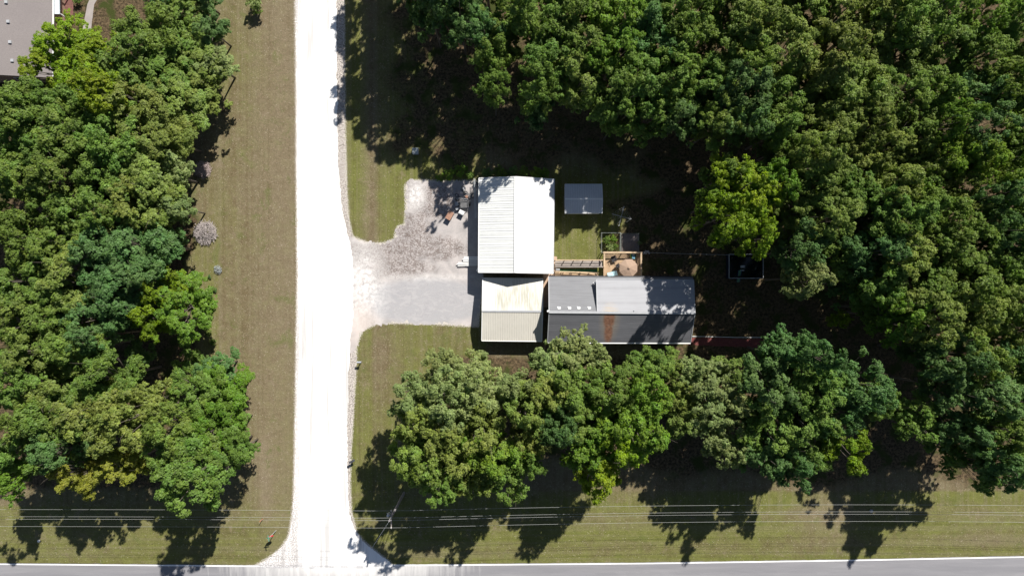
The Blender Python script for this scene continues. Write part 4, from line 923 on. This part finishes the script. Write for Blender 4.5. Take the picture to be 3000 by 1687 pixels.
rows('of the western woods', 'trees of the western woods', [
    ('top row', [(340,60,75,'G'), (420,60,75,'G'), (480,-30,70,'D'), (150,105,80,'Y',12), (245,130,70,'Y',12), (400,-45,70,'D')]),
    ('second row', [(95,165,62,'Y',12), (190,200,82,'Y',13), (315,150,75,'G'), (400,160,85,'G'), (475,150,75,'O'), (530,150,50,'P',8.5), (515,60,45,'D',9)]),
    ('third row', [(35,260,75,'G'), (120,260,70,'G'), (245,232,68,'Y'), (330,250,75,'O'), (420,240,80,'O'), (495,235,50,'O',9), (-50,330,80,'G')]),
    ('fourth row', [(60,345,78,'G'), (160,340,80,'G'), (255,335,80,'G'), (345,330,80,'O'), (420,345,60,'O'), (-40,420,80,'G')]),
    ('fifth row', [(40,430,62,'G'), (140,430,82,'G'), (235,430,82,'G'), (330,430,85,'O'), (408,430,58,'P')]),
    ('sixth row', [(95,520,50,'G'), (180,525,78,'G'), (275,520,80,'O'), (365,520,80,'O'), (425,515,42,'P',11), (-30,560,60,'G')]),
    ('seventh row', [(30,615,72,'G'), (125,610,80,'G'), (215,625,85,'D'), (310,620,88,'D'), (380,615,60,'D')]),
    ('eighth row', [(50,710,78,'G'), (150,715,85,'O'), (240,710,80,'D'), (310,690,62,'D')]),
    ('ninth row', [(30,800,75,'G'), (120,800,82,'G'), (215,790,75,'D'), (385,735,62,'Y',12.5), (445,770,78,'B',12), (370,805,60,'Y',12)]),
    ('tenth row', [(60,890,78,'O'), (155,880,70,'G'), (215,850,50,'D'), (-40,950,80,'G'), (340,895,35,'D',6)]),
    ('eleventh row', [(50,975,80,'G'), (145,965,85,'O'), (235,960,75,'G'), (535,925,52,'D',8.5), (475,925,45,'G',7)]),
    ('twelfth row', [(40,1065,78,'G'), (130,1060,82,'G'), (225,1060,85,'O'), (315,1060,80,'O'), (395,1090,62,'G'), (475,1005,72,'G',13), (552,990,70,'B',10)]),
    ('thirteenth row', [(30,1150,68,'G'), (105,1145,60,'D'), (420,1145,85,'G'), (500,1090,80,'B',13), (572,1075,50,'G',9), (-30,1220,50,'B')]),
    ('bottom row', [(180,1205,62,'K',15.5), (270,1187,52,'K',15.5), (460,1210,85,'G'), (540,1150,72,'G',13), (588,1140,42,'G',9)])])
rows('of the eastern woods', 'trees of the eastern woods', [
    ('northernmost row', [(1000,-370,85,'G'), (1075,-300,85,'G'), (1170,-260,85,'G'), (1260,-230,85,'G'), (975,-130,60,'G'), (1035,-75,70,'D'), (1000,-230,80,'G'), (1130,-80,80,'D'), (1060,-170,80,'G'), (1220,-100,85,'G'), (1320,-80,80,'G'), (1430,-80,80,'G'), (1550,-80,80,'G'), (1680,-80,80,'G'), (1800,-80,80,'G'), (1930,-80,80,'G'), (2060,-80,80,'G')]),
    ('top row', [(2625,30,72,'G'), (1075,5,50,'D'), (1150,20,65,'D'), (1220,55,62,'D'), (1300,5,75,'G'), (1385,40,75,'G'), (1470,10,75,'G'), (1560,30,80,'B'), (1650,15,75,'D'), (1740,25,75,'G'), (1835,15,80,'G'), (1930,30,80,'O'), (2030,15,80,'G'), (2130,25,80,'O'), (2235,15,80,'O'), (2335,25,80,'G'), (2430,20,75,'G'), (2525,30,75,'B')]),
    ('second row', [(2625,115,72,'G'), (1265,95,55,'G'), (1225,130,55,'G'), (1390,130,72,'G'), (1470,115,70,'G'), (1555,125,75,'B'), (1640,110,70,'D'), (1725,120,72,'G'), (1810,115,75,'G'), (1900,125,80,'G'), (2000,115,78,'O'), (2100,120,80,'O'), (2200,115,78,'O'), (2300,120,80,'O'), (2400,110,75,'G'), (2495,120,75,'G')]),
    ('third row', [(2650,230,72,'G'), (1240,205,45,'G'), (1360,200,62,'G'), (1440,190,70,'O'), (1540,215,70,'G'), (1620,200,70,'G'), (1705,215,72,'G'), (1790,210,72,'G'), (1885,215,78,'D'), (1985,210,78,'G'), (2085,215,78,'O'), (2190,215,80,'O'), (2295,215,78,'G'), (2395,200,72,'G'), (2490,215,75,'D'), (2575,190,60,'G')]),
    ('fourth row', [(2625,320,72,'G'), (1350,275,40,'D',11), (1640,285,60,'G',14.5), (1560,285,45,'G',16), (1730,290,55,'D',14.8), (1820,300,62,'G'), (1910,295,70,'D'), (2005,300,72,'G'), (2110,300,72,'O'), (2215,300,72,'O'), (2310,305,70,'G'), (2420,290,60,'B'), (2510,310,70,'D')]),
    ('fifth row', [(2625,400,72,'G'), (2060,385,62,'O'), (1960,375,45,'D',10), (2160,385,70,'O'), (2250,375,62,'O'), (2345,380,60,'O'), (2440,385,60,'B'), (2530,400,62,'B')]),
    ('sixth row', [(2625,485,72,'G'), (1850,432,58,'G',17), (1900,465,80,'Y',20.5), (1960,455,58,'B',20), (1824,500,52,'B',17), (2085,460,72,'O'), (2180,465,75,'G'), (2275,450,70,'O'), (2360,440,62,'G'), (2455,475,60,'O'), (2545,490,52,'D')]),
    ('seventh row', [(2625,570,72,'G'), (1855,535,74,'Y',20.5), (1920,580,58,'Y',20), (2010,540,60,'O',16), (2100,550,72,'O'), (2190,545,78,'G'), (2285,535,75,'G'), (2375,520,60,'G'), (2460,565,70,'G'), (2550,575,55,'D')]),
    ('eighth row', [(2625,660,72,'G'), (2035,625,62,'D'), (2120,630,68,'G'), (2210,630,70,'D'), (2300,625,75,'O'), (2390,615,78,'G'), (2480,640,75,'G'), (2560,660,60,'G')]),
    ('ninth row', [(2625,740,72,'G'), (2050,700,58,'P'), (2150,710,52,'D',11), (2250,715,70,'G'), (2345,705,75,'G'), (2440,710,75,'G'), (2530,735,65,'O')]),
    ('tenth row', [(2625,830,72,'G'), (2125,805,24,'Y',8), (2215,775,45,'G',11), (2290,795,65,'B'), (2375,800,72,'O'), (2470,800,70,'O'), (2560,820,60,'O')]),
    ('eleventh row', [(2625,930,72,'G'), (2330,880,48,'D',11), (2420,900,60,'D'), (2500,900,62,'G'), (2575,920,60,'D')]),
    ('twelfth row', [(2625,1020,72,'G'), (2235,1010,55,'G',16), (2180,975,70,'D'), (2330,1055,58,'G',16), (2430,990,65,'D'), (2520,1000,70,'D')]),
    ('bottom row', [(2625,1120,72,'G'), (2380,1105,42,'G',9), (2450,1085,62,'D'), (2540,1095,68,'G'), (2480,1170,62,'G'), (2560,1190,60,'D')])])
rows('of grove south of the buildings', 'trees of the roadside grove', [
    ('back row', [(1110,930,52,'P',13), (1195,935,48,'P',13), (1435,890,62,'P',14), (1400,925,55,'P',14), (1500,905,40,'P',14), (1635,930,60,'G',14), (1700,935,38,'O',11), (1745,945,42,'P',12), (1370,905,35,'P',12)]),
    ('second row', [(1030,1005,58,'P'), (1115,1010,75,'P'), (1205,1000,68,'P'), (1290,985,55,'P'), (1325,1040,55,'O'), (1375,990,60,'O'), (1450,985,80,'G'), (1545,990,68,'G'), (1640,1010,65,'B'), (1800,960,66,'P',13.5), (1860,940,48,'O',13), (1990,900,65,'D'), (2065,890,52,'D')]),
    ('third row', [(1035,1080,62,'O'), (1110,1090,75,'O'), (1200,1085,80,'O'), (1440,1070,78,'G'), (1525,1065,78,'B'), (1610,1085,68,'B'), (1790,1040,68,'P',13.5), (1860,1020,46,'P',13), (1715,1000,45,'O',12), (1728,1062,46,'O',11.5), (1975,985,80,'D'), (2070,980,75,'G'), (2130,980,60,'D')]),
    ('fourth row', [(1060,1170,75,'G'), (1150,1180,72,'O'), (1240,1165,76,'B'), (1320,1120,62,'O'), (1400,1080,52,'D'), (1500,1150,75,'B'), (1585,1130,66,'Y'), (1825,1100,54,'P',14), (1950,1080,80,'G'), (2050,1060,80,'G'), (2135,1055,62,'D')]),
    ('front row', [(1110,1230,52,'G'), (1185,1225,58,'O'), (1275,1210,62,'G'), (1340,1180,42,'G'), (1515,1205,60,'Y'), (1850,1150,42,'P',14), (1940,1155,62,'D'), (2040,1145,75,'G'), (2150,1120,65,'Y'), (2010,1190,52,'D')])])

# ---- bushes
SV = []
for s_ in range(4):
    g = np.random.default_rng(40+s_); n = 12; a = g.random(n)*6.28; u = g.random(n)**.5
    ce = np.stack([u*.75*np.cos(a), u*.75*np.sin(a), .45+.55*np.sqrt(1-.8*u**2)*g.uniform(.7, 1, n)], 1)
    SV.append(leaf_mesh('foliage', ce, g.uniform(.25, .42, n), 60+s_, 12, .16, .16, 90, None))
mb = MB(); r = random.Random(2)
for k in range(7):
    a = k*.9; mb.tube([(0, 0, -.05), (.25*cos(a), .25*sin(a), .4), (.55*cos(a), .55*sin(a), .95)], [.03, .02, .008], 5)
to = mb.build('stems', M_BARK); STM = to.data; bpy.data.objects.remove(to)
def bush(px, py, rpx, h, tone, label, group=None, name='shrub'):
    q = P(px, py, h*.6); root = empty(name, (q.x, q.y, 0), trng.uniform(0, 6.28), label, 'shrub', group); k = rpx*S/1.05; root.scale = (k, k, h/1.3)
    c0 = TONE[tone][0]
    for nm, mm in (('foliage', trng.choice(SV)), ('stems', STM)):
        o = bpy.data.objects.new(nm, mm); C.objects.link(o); o.parent = root; o.color = (*c0, 1)
gb = 'shrubs along the north wall of the workshop'
for i, (x, y, r_, h, t) in enumerate(((1432, 508, 20, 1.8, 'D'), (1465, 504, 22, 2.0, 'G'), (1500, 505, 20, 1.9, 'D'), (1535, 506, 22, 2.0, 'G'), (1570, 508, 24, 2.2, 'B'), (1596, 511, 18, 1.8, 'B'))):
    bush(x, y, r_, h, t, f'{TONE[t][1]} shrub behind the workshop, {ORD[i]} of six from its northwest corner', gb)
gb = 'shrubs in the wire garden pen'
for i, (x, y, r_, h, t, lb) in enumerate(((1780, 705, 14, 1.3, 'G', 'in the northwest part'), (1797, 700, 15, 1.5, 'B', 'at the north side'), (1785, 725, 14, 1.2, 'P', 'in the southwest part'), (1803, 722, 12, 1.2, 'G', 'in the southeast part'))):
    bush(x, y, r_, h, t, f'{TONE[t][1]} shrub {lb} of the wire garden pen', gb)
bush(1874, 712, 8, .9, 'P', 'pale weedy shrub climbing the outer wire beside the board platform')
bush(742, 12, 26, 2.6, 'P', 'lone pale shrub on the dry lawn beside the gravel road'); bush(752, 26, 20, 2.2, 'G', 'greener shrub clump just below the lone pale shrub')
gb = 'weedy shrubs at the edge of the western lawn'
for i, (x, y, r_, h, t) in enumerate(((613, 811, 7, .5, 'D'), (586, 826, 9, .6, 'G'), (622, 848, 10, .6, 'G'), (600, 860, 12, .7, 'O'), (630, 850, 7, .5, 'D'), (596, 905, 13, .8, 'G'), (615, 925, 12, .8, 'O'), (590, 955, 14, .9, 'G'), (612, 975, 13, .9, 'O'), (625, 1000, 12, 1.0, 'G'), (575, 990, 14, 1.0, 'O'), (550, 1010, 14, 1.2, 'G'))):
    bush(x, y, r_, h, t, f'low {TONE[t][1]} weedy shrub at the west lawn edge, {ORD[i]} going south', gb)
bush(225, -2, 14, 1.2, 'G', 'rounded green shrub beside the neighbour house mulch bed')
gb = 'sunlit shrubs north of the gravel pad'
for i, (x, y, r_, h, t) in enumerate(((1290, 520, 15, 1.0, 'B'), (1318, 510, 20, 1.2, 'B'), (1350, 498, 22, 1.3, 'B'), (1375, 512, 16, 1.2, 'G'))):
    bush(x, y, r_, h, t, f'{TONE[t][1]} shrub north of the gravel pad, {ORD[i]} from the west', gb)

# ---- brush piles
def brush(px, py, rp, n, label, h=.75, seed=1, col=(.36, .32, .31)):
    r = random.Random(seed); mb = MB(); R_ = rp*S
    for i in range(n):
        a = r.uniform(0, 6.28); u = math.sqrt(r.random())*R_*.85; z = h*(1-(u/R_)**2)*r.uniform(.35, 1)+.04
        b0 = r.uniform(0, 6.28); l = r.uniform(.25, .75)*R_*.9; c0 = Vector((u*cos(a), u*sin(a), z)); d = Vector((cos(b0), sin(b0), r.uniform(-.15, .15)))
        w = r.choice((.012, .015, .02, .035)); mb.tube([c0-d*l*.5, c0+Vector((r.uniform(-.08, .08), r.uniform(-.08, .08), .04)), c0+d*l*.5], [w, w*.85, w*.4], 5)
    o = mb.build('brush_pile', simple('dry_grey_sticks', col, .9, .3, 2)); q = P(px, py, .4); o.location = (q.x, q.y, 0); tag(o, label, 'brush pile', 'brush piles on the western lawn')
brush(600, 681, 37, 520, 'largest round pile of grey sticks on the dry western lawn', .95, 1)
brush(592, 497, 28, 330, 'stick pile half under the olive trees at the lawn edge', .8, 2, (.36, .29, .28))
brush(636, 790, 14, 110, 'smallest pile of grey twigs further down the western lawn', .5, 3, (.30, .33, .34))
print('OBJ', len(bpy.data.objects))
